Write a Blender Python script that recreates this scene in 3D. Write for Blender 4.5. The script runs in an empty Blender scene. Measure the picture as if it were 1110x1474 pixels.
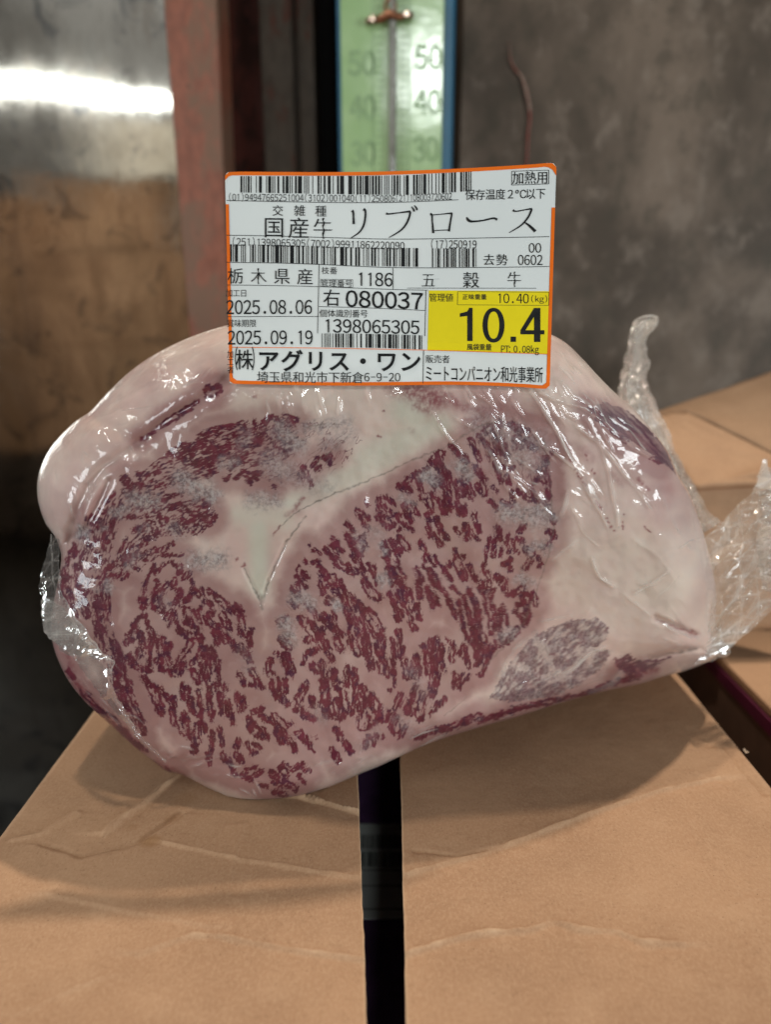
import bpy, bmesh, math, random
import numpy as np
from mathutils import Vector
random.seed(7)
S = bpy.context.scene
COL = S.collection

# ------------------------------------------------------------------ camera
PITCH = math.atan(0.274)
CP, SP = math.cos(PITCH), math.sin(PITCH)
CAM = np.array((0.0, 0.0, 0.20))
cam = bpy.data.cameras.new("camera")
cam_ob = bpy.data.objects.new("camera", cam)
COL.objects.link(cam_ob)
cam_ob.location = CAM
cam_ob.rotation_euler = (math.pi / 2 - PITCH, 0, 0)
cam.sensor_fit = 'HORIZONTAL'
cam.sensor_width = 36
cam.lens = 36 * 1000 / 1110
cam.clip_start = 0.01
cam.clip_end = 50
cam.dof.use_dof = True
cam.dof.focus_distance = 0.274
cam.dof.aperture_fstop = cam.lens / 4.5
S.camera = cam_ob

# ------------------------------------------------------------------ light
S.view_settings.view_transform = 'Standard'
S.view_settings.look = 'None'
S.view_settings.exposure = 0.0
S.view_settings.gamma = 1.0
world = bpy.data.worlds.new("World")
S.world = world
world.use_nodes = True
bg = world.node_tree.nodes['Background']
bg.inputs['Color'].default_value = (1.0, 0.88, 0.78, 1)
bg.inputs['Strength'].default_value = 0.03


def area_lamp(name, loc, target, length, width, watts, color):
    l = bpy.data.lights.new(name, 'AREA')
    l.shape = 'RECTANGLE'
    l.size, l.size_y = length, width
    l.energy = watts
    l.color = color
    o = bpy.data.objects.new(name, l)
    COL.objects.link(o)
    o.location = loc
    d = Vector(target) - Vector(loc)
    o.rotation_euler = d.to_track_quat('-Z', 'Y').to_euler()
    return o


WARM = (1.0, 0.87, 0.72)
COOL = (0.94, 1.0, 0.97)
area_lamp("ceiling_lamp", (-0.35, 0.47, 1.95), (0.0, 0.27, 0.0), 0.07, 0.03, 11.5, WARM)
area_lamp("ceiling_lamp", (0.50, 0.86, 1.95), (0.0, 0.27, 0.0), 0.06, 0.025, 28.0, WARM)
# long thin lamps added overhead to draw glints on the film
area_lamp("area_lamp", (0.40, 0.50, 1.95), (0.05, 0.32, 0.1), 1.1, 0.009, 1.2, COOL)
area_lamp("area_lamp", (-0.55, 0.25, 1.90), (-0.05, 0.30, 0.1), 1.1, 0.009, 1.0, COOL)
area_lamp("area_lamp", (-1.15, 0.25, 1.0), (-0.1, 0.3, 0.1), 0.9, 0.012, 3.0, COOL)  # added side lamp, brightens the left fat roll
area_lamp("area_lamp", (-1.25, -1.4, 1.0), (-1.25, 0.6, 0.40), 1.1, 0.04, 2.0, COOL)  # tube mirrored in the steel panel
area_lamp("area_lamp", (0.20, -1.9, 1.19), (0.03, 0.68, 0.40), 0.20, 0.24, 10.0, COOL)
area_lamp("fill_lamp", (-1.55, -0.45, 0.23), (0.0, 0.3, 0.17), 0.7, 0.55, 12.0, (0.90, 0.98, 1.0))
area_lamp("fill_lamp", (1.50, -0.80, 0.23), (0.0, 0.3, 0.17), 0.8, 0.45, 20.0, (0.90, 0.98, 1.0))
sp = bpy.data.lights.new("carton_fill_spot", 'SPOT')  # added spot, lights the cartons mirrored in the steel
sp.energy = 85.0
sp.color = (1.0, 0.97, 0.92)
sp.spot_size = math.radians(56)
sp.spot_blend = 1.0
sp.shadow_soft_size = 0.05
sp_ob = bpy.data.objects.new("carton_fill_spot", sp)
COL.objects.link(sp_ob)
sp_ob.location = (-0.95, -0.25, 1.80)
sp_ob.rotation_euler = (Vector((-1.1, -1.2, 0.86)) - sp_ob.location).to_track_quat('-Z', 'Y').to_euler()
sp = bpy.data.lights.new("wall_fill_spot", 'SPOT')  # added spot, brightens the rear wall for the steel's reflection
sp.energy = 90.0
sp.color = (0.93, 0.98, 1.0)
sp.spot_size = math.radians(80)
sp.spot_blend = 1.0
sp_ob = bpy.data.objects.new("wall_fill_spot", sp)
COL.objects.link(sp_ob)
sp_ob.location = (-0.9, -1.0, 1.95)
sp_ob.rotation_euler = (Vector((-1.2, -2.5, 1.55)) - sp_ob.location).to_track_quat('-Z', 'Y').to_euler()


# ------------------------------------------------------------------ helpers


def tag(o, label=None, cat=None, group=None, kind=None):
    if label: o['label'] = label
    if cat: o['category'] = cat
    if group: o['group'] = group
    if kind: o['kind'] = kind
    return o


def empty(name, loc=(0, 0, 0)):
    o = bpy.data.objects.new(name, None)
    COL.objects.link(o)
    o.location = loc
    return o


def link(name, me, mat=None, parent=None):
    o = bpy.data.objects.new(name, me)
    COL.objects.link(o)
    if mat: me.materials.append(mat)
    if parent is not None:
        o.parent = parent
        bpy.context.view_layer.update()
        o.matrix_parent_inverse = parent.matrix_world.inverted()
    return o


def np_mesh(name, verts, quads, smooth=True):
    me = bpy.data.meshes.new(name)
    verts = np.asarray(verts, dtype=np.float32)
    quads = np.asarray(quads, dtype=np.int32)
    n = quads.shape[1]
    me.vertices.add(len(verts))
    me.vertices.foreach_set('co', verts.ravel())
    me.loops.add(quads.size)
    me.loops.foreach_set('vertex_index', quads.ravel())
    me.polygons.add(len(quads))
    me.polygons.foreach_set('loop_start', np.arange(0, quads.size, n, dtype=np.int32))
    me.update(calc_edges=True)
    if smooth:
        me.polygons.foreach_set('use_smooth', np.ones(len(quads), dtype=bool))
    return me


def add_attr(me, name, vals):
    a = me.attributes.new(name, 'FLOAT', 'POINT')
    a.data.foreach_set('value', np.asarray(vals, dtype=np.float32).ravel())


def add_col(me, name, rgba):
    a = me.attributes.new(name, 'FLOAT_COLOR', 'POINT')
    a.data.foreach_set('color', np.asarray(rgba, dtype=np.float32).ravel())


def grid_quads(nu, nv, off=0, close_u=False):
    """quads of a grid stored row by row (nv rows of nu)"""
    a = []
    i = np.arange(nu if close_u else nu - 1)
    j = np.arange(nv - 1)
    I, J = np.meshgrid(i, j)
    I2 = (I + 1) % nu
    q = np.stack([J * nu + I, J * nu + I2, (J + 1) * nu + I2, (J + 1) * nu + I], -1).reshape(-1, 4)
    return q + off


def ray(px, py):
    x = (np.asarray(px, float) - 555) / 1000
    y = (737 - np.asarray(py, float)) / 1000
    x, y = np.broadcast_arrays(x, y)
    return np.stack([x, CP + SP * y, -SP + CP * y], -1)


def at(px, py, t):
    """point seen at photo pixel (px, py) at depth t from the camera"""
    return CAM + ray(px, py) * np.asarray(t, float)[..., None]


def on_z(px, py, z=0.0):
    d = ray(px, py)
    t = (z - CAM[2]) / d[..., 2]
    return CAM + d * t[..., None]


def on_y(px, py, Y):
    d = ray(px, py)
    t = (Y - CAM[1]) / d[..., 1]
    return CAM + d * t[..., None]


_G = {}


def perlin(x, y, seed=0):
    if seed not in _G:
        r = np.random.RandomState(seed * 31 + 5)
        a = r.rand(256, 256) * 2 * np.pi
        _G[seed] = (np.cos(a).astype(np.float32), np.sin(a).astype(np.float32))
    gx, gy = _G[seed]
    x = np.asarray(x, np.float32); y = np.asarray(y, np.float32)
    xi = np.floor(x).astype(np.int32); yi = np.floor(y).astype(np.int32)
    xf = x - xi; yf = y - yi
    u = xf * xf * xf * (xf * (xf * 6 - 15) + 10)
    v = yf * yf * yf * (yf * (yf * 6 - 15) + 10)
    x0 = xi & 255; x1 = (xi + 1) & 255; y0 = yi & 255; y1 = (yi + 1) & 255
    n00 = gx[x0, y0] * xf + gy[x0, y0] * yf
    n10 = gx[x1, y0] * (xf - 1) + gy[x1, y0] * yf
    n01 = gx[x0, y1] * xf + gy[x0, y1] * (yf - 1)
    n11 = gx[x1, y1] * (xf - 1) + gy[x1, y1] * (yf - 1)
    return (n00 * (1 - u) + n10 * u) * (1 - v) + (n01 * (1 - u) + n11 * u) * v


def fbm(x, y, seed=0, octv=3):
    s = 0; a = 1.0
    for k in range(octv):
        s = s + a * perlin(x * 2 ** k, y * 2 ** k, seed + k)
        a *= 0.5
    return s


def sstep(a, b, x):
    t = np.clip((x - a) / (b - a), 0, 1)
    return t * t * (3 - 2 * t)


def seg_dist(x, y, x1, y1, x2, y2):
    dx, dy = x2 - x1, y2 - y1
    L = dx * dx + dy * dy + 1e-9
    h = np.clip(((x - x1) * dx + (y - y1) * dy) / L, 0, 1)
    return np.hypot(x - x1 - h * dx, y - y1 - h * dy)


def poly_dist(x, y, pts):
    d = None
    for (a, b) in zip(pts[:-1], pts[1:]):
        e = seg_dist(x, y, a[0], a[1], b[0], b[1])
        d = e if d is None else np.minimum(d, e)
    return d


def catmull(pts, n=8, closed=True):
    p = np.array(pts, float)
    N = len(p)
    out = []
    for i in range(N if closed else N - 1):
        if closed:
            p0, p1, p2, p3 = p[(i - 1) % N], p[i], p[(i + 1) % N], p[(i + 2) % N]
        else:
            p0, p1, p2, p3 = p[max(i - 1, 0)], p[i], p[i + 1], p[min(i + 2, N - 1)]
        for k in range(n):
            t = k / n
            out.append(0.5 * (2 * p1 + (p2 - p0) * t + (2 * p0 - 5 * p1 + 4 * p2 - p3) * t * t
                              + (3 * p1 - p0 - 3 * p2 + p3) * t ** 3))
    if not closed: out.append(p[-1])
    return np.array(out)


# material helpers -------------------------------------------------


def new_mat(name):
    m = bpy.data.materials.new(name)
    m.use_nodes = True
    nt = m.node_tree
    return m, nt, nt.nodes['Principled BSDF']


def N(nt, typ, **kw):
    n = nt.nodes.new(typ)
    for k, v in kw.items():
        setattr(n, k, v)
    return n


def L(nt, a, b):
    nt.links.new(a, b)


def mixc(nt, fac, a, b):
    n = N(nt, 'ShaderNodeMix', data_type='RGBA')
    for sock, v in ((n.inputs[0], fac), (n.inputs[6], a), (n.inputs[7], b)):
        if hasattr(v, 'is_output'):
            L(nt, v, sock)
        elif isinstance(v, (int, float)):
            sock.default_value = v
        else:
            sock.default_value = (*v, 1)
    return n.outputs[2]


def noise(nt, scale, detail=3, rough=0.55, vec=None, dist=0.0):
    n = N(nt, 'ShaderNodeTexNoise')
    n.inputs['Scale'].default_value = scale
    n.inputs['Detail'].default_value = detail
    n.inputs['Roughness'].default_value = rough
    n.inputs['Distortion'].default_value = dist
    if vec is not None: L(nt, vec, n.inputs['Vector'])
    return n.outputs['Fac']


def ramp(nt, fac, lo, hi):
    n = N(nt, 'ShaderNodeMapRange', interpolation_type='SMOOTHSTEP')
    n.inputs[1].default_value = lo
    n.inputs[2].default_value = hi
    L(nt, fac, n.inputs[0])
    return n.outputs[0]


def mth(nt, op, a, b=0.0):
    n = N(nt, 'ShaderNodeMath', operation=op)
    for s, v in ((n.inputs[0], a), (n.inputs[1], b)):
        if hasattr(v, 'is_output'): L(nt, v, s)
        else: s.default_value = v
    return n.outputs[0]


def coords(nt, scale=(1, 1, 1)):
    tc = N(nt, 'ShaderNodeTexCoord')
    mp = N(nt, 'ShaderNodeMapping')
    mp.inputs['Scale'].default_value = scale
    L(nt, tc.outputs['Object'], mp.inputs['Vector'])
    return mp.outputs['Vector']


def bump(nt, bsdf, h, strength, dist):
    b = N(nt, 'ShaderNodeBump')
    b.inputs['Strength'].default_value = strength
    b.inputs['Distance'].default_value = dist
    L(nt, h, b.inputs['Height'])
    L(nt, b.outputs['Normal'], bsdf.inputs['Normal'])
    return b


def simple_mat(name, color, rough=0.6, metal=0.0, var=0.12, scale=60, bmp=0.15):
    m, nt, b = new_mat(name)
    v = coords(nt)
    f = noise(nt, scale, 4, 0.6, v)
    c = mixc(nt, ramp(nt, f, 0.3, 0.7), tuple(x * (1 - var) for x in color), tuple(min(1, x * (1 + var)) for x in color))
    L(nt, c, b.inputs['Base Color'])
    b.inputs['Roughness'].default_value = rough
    b.inputs['Metallic'].default_value = metal
    if bmp: bump(nt, b, f, bmp, 0.0004)
    return m


# bmesh shape helpers ---------------------------------------------


def box_mesh(name, lo, hi, bev=0.0008, seg=2):
    bm = bmesh.new()
    bmesh.ops.create_cube(bm, size=1)
    for v in bm.verts:
        v.co = Vector([lo[i] + (v.co[i] + 0.5) * (hi[i] - lo[i]) for i in range(3)])
    if bev:
        bmesh.ops.bevel(bm, geom=bm.edges[:], offset=bev, segments=seg, affect='EDGES', profile=0.5)
    me = bpy.data.meshes.new(name)
    bm.to_mesh(me); bm.free()
    return me


def tube_mesh(name, pts, rad, seg=8):
    pts = [Vector(p) for p in pts]
    V = []; Q = []
    for i, p in enumerate(pts):
        d = (pts[min(i + 1, len(pts) - 1)] - pts[max(i - 1, 0)]).normalized()
        a = d.orthogonal().normalized() if i == 0 else (a - d * a.dot(d)).normalized()
        b = d.cross(a)
        r = rad[i] if hasattr(rad, '__len__') else rad
        for k in range(seg):
            w = 2 * math.pi * k / seg
            V.append(p + (a * math.cos(w) + b * math.sin(w)) * r)
    me = np_mesh(name, [tuple(v) for v in V], grid_quads(seg, len(pts), 0, True))
    bm = bmesh.new(); bm.from_mesh(me)
    bm.verts.ensure_lookup_table()
    bm.faces.new([bm.verts[k] for k in range(seg)][::-1])
    bm.faces.new([bm.verts[(len(pts) - 1) * seg + k] for k in range(seg)])
    bm.to_mesh(me); bm.free()
    return me


def solid_sheet(name, P, thick_vec, close=True):
    """a grid of points P[nv,nu,3] given real thickness along thick_vec"""
    nv, nu = P.shape[:2]
    A = P.reshape(-1, 3)
    B = A + np.asarray(thick_vec)
    q = grid_quads(nu, nv)
    qb = q[:, ::-1] + len(A)
    rim = np.concatenate([np.arange(nu), np.arange(1, nv) * nu + nu - 1,
                          (nv - 1) * nu + np.arange(nu - 2, -1, -1), np.arange(nv - 2, 0, -1) * nu])
    r2 = np.roll(rim, -1)
    qs = np.stack([r2, rim, rim + len(A), r2 + len(A)], -1)
    return np_mesh(name, np.concatenate([A, B]), np.concatenate([q, qb, qs]))

# ------------------------------------------------------------------ lettering
_glyph = {}


def glyph(ch, bold=0.0, mincho=False):
    key = (ch, round(bold, 4), mincho)
    if key in _glyph: return _glyph[key]
    if ch == '\uff11':   # a plain one: stem and flag, no foot
        h = 0.043 + bold
        v = np.array([(0.50 - h, 0), (0.50 + h, 0), (0.50 + h, 0.735), (0.50 - h * 0.2, 0.735), (0.50 - h, 0.62), (0.33, 0.585), (0.33, 0.585 + h * 1.3)])
        v[:, 0] += 0.04
        _glyph[key] = (v, [(0, 1, 2, 3, 4), (4, 3, 6, 5)])
        return _glyph[key]
    cu = bpy.data.curves.new("letter", 'FONT')
    cu.body = ch
    cu.resolution_u = 3
    cu.offset = 0.0 if mincho else bold
    ob = bpy.data.objects.new("letter", cu)
    COL.objects.link(ob)
    if mincho:
        bpy.context.view_layer.objects.active = ob
        for o in bpy.context.selected_objects: o.select_set(False)
        ob.select_set(True)
        bpy.ops.object.convert(target='CURVE')
        ob = bpy.context.view_layer.objects.active
        cu = ob.data
        for sp in cu.splines:
            for p in sp.bezier_points:
                for a in ('co', 'handle_left', 'handle_right'):
                    v = getattr(p, a); setattr(p, a, (v[0] * 3, v[1], v[2]))
                p.handle_left_type = p.handle_right_type = 'FREE'
            for p in sp.points:
                p.co = (p.co[0] * 3, p.co[1], p.co[2], 1)
        cu.offset = bold
        cu.resolution_u = 3
        bpy.context.view_layer.update()
    dg = bpy.context.evaluated_depsgraph_get()
    me = bpy.data.meshes.new_from_object(ob.evaluated_get(dg))
    v = np.array([x.co[:2] for x in me.vertices], float).reshape(-1, 2)
    if mincho: v[:, 0] /= 3
    f = [tuple(p.vertices) for p in me.polygons]
    bpy.data.objects.remove(ob)
    bpy.data.meshes.remove(me)
    _glyph[key] = (v, f)
    return _glyph[key]


def full(ch):
    o = ord(ch)
    return chr(o + 0xFEE0) if 0x21 <= o <= 0x7E else ch


def text_geom(s, x0, x1, yt, yb, dy=0.0, mode='cjk', bold=0.0, mincho=False, squeeze=1.0, gaps=None):
    """letters laid in equal cells between x0 and x1; y down. Returns verts2D, faces."""
    V = []; F = []; n = 0
    cell = (x1 - x0) / len(s)
    hi, lo = (0.85, -0.08) if mode == 'cjk' else (0.735, 0.0)
    sy = (yb - yt) / (hi - lo)
    for i, ch in enumerate(s):
        if ch == ' ': continue
        v, f = glyph(full(ch), bold, mincho)
        if not len(v): continue
        digit = ord(ch) < 0x7F
        ref = 0.60 if digit else 0.98
        sx = min(sy * squeeze, cell / ref) if not digit else cell * 0.98 / ref if cell / ref < sy else sy * squeeze
        cx = x0 + cell * (i + 0.5)
        gx = cx + (v[:, 0] - 0.5) * sx
        if ch == '-': gx = cx + (v[:, 0] - v[:, 0].mean()) * sx * 0.6
        if ch in '.,' : gx = cx + (v[:, 0] - v[:, 0].mean()) * max(sx, sy * 0.8)
        if ch in '(': gx = cx + (v[:, 0] - v[:, 0].mean()) * sx
        if ch in ')℃': gx = cx + (v[:, 0] - v[:, 0].mean()) * sx
        gy = yt + (hi - v[:, 1]) * sy + dy * (gx - x0) / (x1 - x0)
        V.append(np.stack([gx, gy], -1))
        F += [tuple(k + n for k in q) for q in f]
        n += len(v)
    return (np.concatenate(V) if V else np.zeros((0, 2))), F


def flat_mesh(name, V3, F):
    me = bpy.data.meshes.new(name)
    me.from_pydata([tuple(v) for v in V3], [], F)
    me.update()
    return me


# ================================================================== the room behind
WARMGREY = (0.17, 0.145, 0.12)
m_wall, nt, b = new_mat("stained_wall")
v = coords(nt)
vs = coords(nt, (1, 1, 0.75))
n_a = noise(nt, 7, 5, 0.62, vs, 0.4)
n_b = noise(nt, 34, 5, 0.65, vs)
n_c = noise(nt, 130, 3, 0.6, v)
c = mixc(nt, ramp(nt, n_a, 0.36, 0.66), (0.066, 0.049, 0.036), (0.165, 0.124, 0.094))
c = mixc(nt, mth(nt, 'MULTIPLY', ramp(nt, n_b, 0.50, 0.68), 0.50), c, (0.225, 0.180, 0.145))
c = mixc(nt, mth(nt, 'MULTIPLY', ramp(nt, n_b, 0.46, 0.32), 0.55), c, (0.055, 0.045, 0.032))
c = mixc(nt, mth(nt, 'MULTIPLY', ramp(nt, n_c, 0.60, 0.75), 0.35), c, (0.045, 0.045, 0.03))
L(nt, c, b.inputs['Base Color'])
b.inputs['Roughness'].default_value = 0.55
b.inputs['Specular IOR Level'].default_value = 0.2
bump(nt, b, n_b, 0.3, 0.002)

m_steel, nt, b = new_mat("stainless_steel")
v = coords(nt)
vs = coords(nt, (1.0, 1, 0.28))
sm = noise(nt, 9, 5, 0.6, v, 0.6)
st = noise(nt, 40, 4, 0.6, vs)
fn = noise(nt, 900, 2, 0.5, coords(nt, (1, 1, 0.03)))
c = mixc(nt, ramp(nt, sm, 0.35, 0.65), (0.40, 0.37, 0.33), (0.60, 0.57, 0.52))
c = mixc(nt, mth(nt, 'MULTIPLY', ramp(nt, st, 0.50, 0.68), 0.7), c, (0.34, 0.30, 0.26))
sc_ = noise(nt, 22, 5, 0.7, v, 0.8)
c = mixc(nt, mth(nt, 'MULTIPLY', ramp(nt, sc_, 0.53, 0.66), 0.75), c, (0.20, 0.20, 0.205))
c = mixc(nt, mth(nt, 'MULTIPLY', ramp(nt, sc_, 0.36, 0.28), 0.6), c, (0.72, 0.70, 0.66))
L(nt, c, b.inputs['Base Color'])
b.inputs['Metallic'].default_value = 1.0
r = N(nt, 'ShaderNodeMapRange'); L(nt, st, r.inputs[0])
r.inputs[1].default_value = 0.3; r.inputs[2].default_value = 0.75; r.inputs[3].default_value = 0.035; r.inputs[4].default_value = 0.10
L(nt, r.outputs[0], b.inputs['Roughness'])
bump(nt, b, mth(nt, 'ADD', mth(nt, 'MULTIPLY', sm, 2.0), fn), 0.06, 0.0012)


def rusty(name, paint, rust, amount, rough=0.45):
    m, nt, b = new_mat(name)
    v = coords(nt, (1, 1, 0.55))
    a = noise(nt, 28, 5, 0.65, v, 0.5)
    d = noise(nt, 120, 4, 0.6, v)
    c = mixc(nt, ramp(nt, d, 0.3, 0.7), tuple(x * 0.8 for x in paint), tuple(x * 1.2 for x in paint))
    c = mixc(nt, ramp(nt, a, 0.62 - amount * 0.3, 0.68 - amount * 0.2), c, rust)
    c = mixc(nt, mth(nt, 'MULTIPLY', ramp(nt, d, 0.62, 0.72), 0.7), c, tuple(x * 0.3 for x in rust))
    L(nt, c, b.inputs['Base Color'])
    rr = N(nt, 'ShaderNodeMapRange'); L(nt, a, rr.inputs[0])
    rr.inputs[1].default_value = 0.35; rr.inputs[2].default_value = 0.65; rr.inputs[3].default_value = rough - 0.1; rr.inputs[4].default_value = rough + 0.25
    L(nt, rr.outputs[0], b.inputs['Roughness'])
    bump(nt, b, mth(nt, 'ADD', a, d), 0.5, 0.0015)
    return m


m_red = rusty("worn_red_paint", (0.225, 0.075, 0.044), (0.17, 0.088, 0.054), 0.66)
m_darkred = rusty("dark_red_paint", (0.062, 0.013, 0.008), (0.030, 0.010, 0.007), 0.4)
m_greypost = rusty("grey_paint", (0.044, 0.034, 0.026), (0.055, 0.020, 0.014), 0.3, 0.5)
m_dark = simple_mat("recess_dark", (0.005, 0.004, 0.004), 0.6)  # near-black colour stands in for the shade of the recess
m_dark.node_tree.nodes['Principled BSDF'].inputs['Specular IOR Level'].default_value = 0.05
for m_ in (m_darkred, m_greypost): m_.node_tree.nodes['Principled BSDF'].inputs['Specular IOR Level'].default_value = 0.12
m_floor = simple_mat("dark_floor", (0.010, 0.008, 0.006), 0.5, 0, 0.4, 12)  # even near-black floor colour

m_floor.node_tree.nodes['Principled BSDF'].inputs['Specular IOR Level'].default_value = 0.08
fl = link("floor", box_mesh("floor", (-2.5, -2.2, -0.62), (2.5, 1.2, -0.56), 0), m_floor)
tag(fl, kind='structure')
w = link("wall", box_mesh("wall", (0.072, 0.745, -0.56), (1.6, 0.80, 1.3), 0.001), m_wall)
tag(w, kind='structure')
w = link("back_wall", box_mesh("back_wall", (-1.6, 0.802, -0.56), (1.6, 0.85, 1.3), 0), m_dark)
tag(w, kind='structure')

w = link("rear_wall", box_mesh("rear_wall", (-2.4, -2.6, -0.56), (2.4, -2.55, 2.2), 0), simple_mat("grey_plaster", (0.42, 0.41, 0.39), 0.7, 0, 0.35, 5))
tag(w, kind='structure')

# stainless sheet, gently dented
nx, nz_ = 90, 90
gx, gz = np.meshgrid(np.linspace(-1.3, -0.176, nx), np.linspace(-0.50, 1.25, nz_))
gy = 0.722 + 0.0012 * fbm(gx * 4, gz * 4, 300, 2)
me = solid_sheet("stainless_panel", np.stack([gx, gy, gz], -1), (0, 0.004, 0))
tag(link("stainless_panel", me, m_steel), "scratched stainless steel wall panel at the left reflecting the lamp", "panel")


def prism(name, xy_bot, xy_top, z0, z1, mat, bev=0.0012):
    bm = bmesh.new()
    lo = [bm.verts.new((x, y, z0)) for x, y in xy_bot]
    hi = [bm.verts.new((x, y, z1)) for x, y in xy_top]
    n = len(lo)
    bm.faces.new(lo[::-1]); bm.faces.new(hi)
    for i in range(n):
        bm.faces.new((lo[i], lo[(i + 1) % n], hi[(i + 1) % n], hi[i]))
    bmesh.ops.recalc_face_normals(bm, faces=bm.faces)
    bmesh.ops.bevel(bm, geom=bm.edges[:], offset=bev, segments=2, affect='EDGES')
    me = bpy.data.meshes.new(name); bm.to_mesh(me); bm.free()
    return me


# angle iron: a front flange and a return flange
def ell(xl, xr, y, d=0.05, t=0.006):
    return [(xl, y), (xr, y), (xr, y + d), (xr - t, y + d), (xr - t, y + t), (xl, y + t)]


p = link("rusty_post", prism("rusty_post", ell(-0.187, -0.163, 0.70), ell(-0.1955, -0.1400, 0.70), -0.50, 0.85, m_red), m_red)
tag(p, "worn red painted angle iron post at the edge of the steel panel", "post")
p = link("dark_red_jamb", prism("dark_red_jamb", ell(-0.160, -0.112, 0.765, 0.034), ell(-0.160, -0.112, 0.765, 0.034), -0.50, 1.2, m_darkred), m_darkred)
tag(p, "dark red recessed jamb right of the worn red post", "jamb")
p = link("grey_jamb", prism("grey_jamb", [(-0.1165, 0.735), (-0.086, 0.735), (-0.086, 0.742), (-0.080, 0.742), (-0.080, 0.735), (-0.066, 0.735), (-0.066, 0.79), (-0.1165, 0.79)],
                                  [(-0.1165, 0.735), (-0.086, 0.735), (-0.086, 0.742), (-0.080, 0.742), (-0.080, 0.735), (-0.066, 0.735), (-0.066, 0.79), (-0.1165, 0.79)], -0.50, 1.2, m_greypost), m_greypost)
tag(p, "grey grooved metal jamb left of the thermometer", "jamb")
p = link("peeling_strip", tube_mesh("peeling_strip", [tuple(on_y(a, c_, 0.742)) for a, c_ in [(733, 60), (735, 88), (741, 100), (752, 112), (757, 130), (762, 152), (763, 172), (760, 195), (759, 225), (757, 262), (756, 330)]],
                                  [0.0004, 0.0008, 0.0010, 0.0012, 0.0018, 0.0016, 0.0011, 0.0011, 0.0009, 0.0008, 0.0005], 7), rusty("flaking_paint", (0.30, 0.20, 0.155), (0.24, 0.05, 0.035), 0.55))
tag(p, "thin pale and red strip of paint peeling down the stained wall", "paint strip")

# ---- thermometer
m_blue = simple_mat("blue_plastic", (0.010, 0.085, 0.155), 0.4, 0, 0.1, 80, 0)
m_green, nt, b = new_mat("green_scale")
v = coords(nt)
c = mixc(nt, ramp(nt, noise(nt, 30, 3, 0.5, v), 0.3, 0.7), (0.27, 0.41, 0.19), (0.33, 0.47, 0.24))
L(nt, c, b.inputs['Base Color'])
b.inputs['Roughness'].default_value = 0.14
bump(nt, b, noise(nt, 40, 3, 0.5, v), 0.25, 0.001)
m_ink = simple_mat("pale_ink", (0.205, 0.32, 0.155), 0.5, 0, 0.2, 200, 0)  # ink paled to stand in for glare over the scale
m_brass = simple_mat("tarnished_brass", (0.23, 0.10, 0.055), 0.35, 0.8, 0.4, 200)
m_tube = simple_mat("tube_glass", (0.20, 0.20, 0.17), 0.15, 0, 0.1, 100, 0)
m_screw = simple_mat("screw_metal", (0.55, 0.42, 0.34), 0.25, 0.9, 0.2, 300)
m_spirit = simple_mat("spirit", (0.55, 0.22, 0.03), 0.3, 0, 0.1, 100, 0)

YT = 0.68
TH_ = empty("wall_thermometer", (0.01, YT + 0.02, 0.23))
tag(TH_, "green faced thermometer with blue edges hanging behind the price label", "thermometer")
link("body", box_mesh("body", (-0.0418, YT + 0.002, 0.215), (0.0600, YT + 0.03, 0.66), 0.003, 3), m_blue, TH_)
link("scale_plate", box_mesh("scale_plate", (-0.0385, YT, 0.219), (0.0500, YT + 0.004, 0.655), 0.0012), m_green, TH_)


def tz(px, py): return on_y(px, py, YT - 0.0004)


for s, x0, x1, yt, yb in [("50", 501, 541, 74, 108), ("40", 503, 541, 138, 172), ("30", 505, 541, 204, 238), ("50", 597, 637, 66, 100), ("40", 596, 635, 130, 164), ("30", 594, 632, 198, 232)]:
    v2, f2 = text_geom(s, x0, x1, yt, yb, 0, 'digit', 0.02)
    link("numeral", flat_mesh("numeral", tz(v2[:, 0], v2[:, 1]), f2), m_ink, TH_)
V = []; F = []
for i in range(62):
    z = 0.60 - i * 0.0055
    long = i % 5 == 0
    for xa, xb in ((-0.0078 - (0.002 if long else 0), -0.0020), (0.0125, 0.0182 + (0.002 if long else 0))):
        k = len(V)
        V += [(xa, YT - 0.0004, z), (xb, YT - 0.0004, z), (xb, YT - 0.0004, z - 0.0012), (xa, YT - 0.0004, z - 0.0012)]
        F.append((k, k + 1, k + 2, k + 3))
for xa in (-0.0112, 0.0202):
    k = len(V)
    V += [(xa, YT - 0.0004, 0.60), (xa + 0.0009, YT - 0.0004, 0.60), (xa + 0.0009, YT - 0.0004, 0.26), (xa, YT - 0.0004, 0.26)]
    F.append((k, k + 1, k + 2, k + 3))
link("tick_marks", flat_mesh("tick_marks", V, F), m_ink, TH_)
tb = link("glass_tube", tube_mesh("glass_tube", [(0.0060, YT - 0.004, z) for z in (0.25, 0.35, 0.45, 0.55, 0.585)], [0.0036, 0.0036, 0.0036, 0.0036, 0.0025], 12), m_tube, TH_)
link("spirit_column", tube_mesh("spirit_column", [(0.0060, YT - 0.0078, z) for z in (0.505, 0.512, 0.518)], [0.0008, 0.0018, 0.0008], 8), m_spirit, tb)
cz = float(on_y(560, 27, YT - 0.006)[2])
c_l, c_r = on_y(527, 32, YT - 0.006), on_y(595, 22, YT - 0.006)
cl = link("tube_clip", tube_mesh("tube_clip", [tuple(c_l), tuple(c_l * 0.7 + c_r * 0.3), tuple(c_l * 0.5 + c_r * 0.5 + np.array((0, -0.003, 0.002))), tuple(c_l * 0.3 + c_r * 0.7), tuple(c_r)], [0.0025, 0.003, 0.0035, 0.003, 0.0025], 10), m_brass, TH_)
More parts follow.
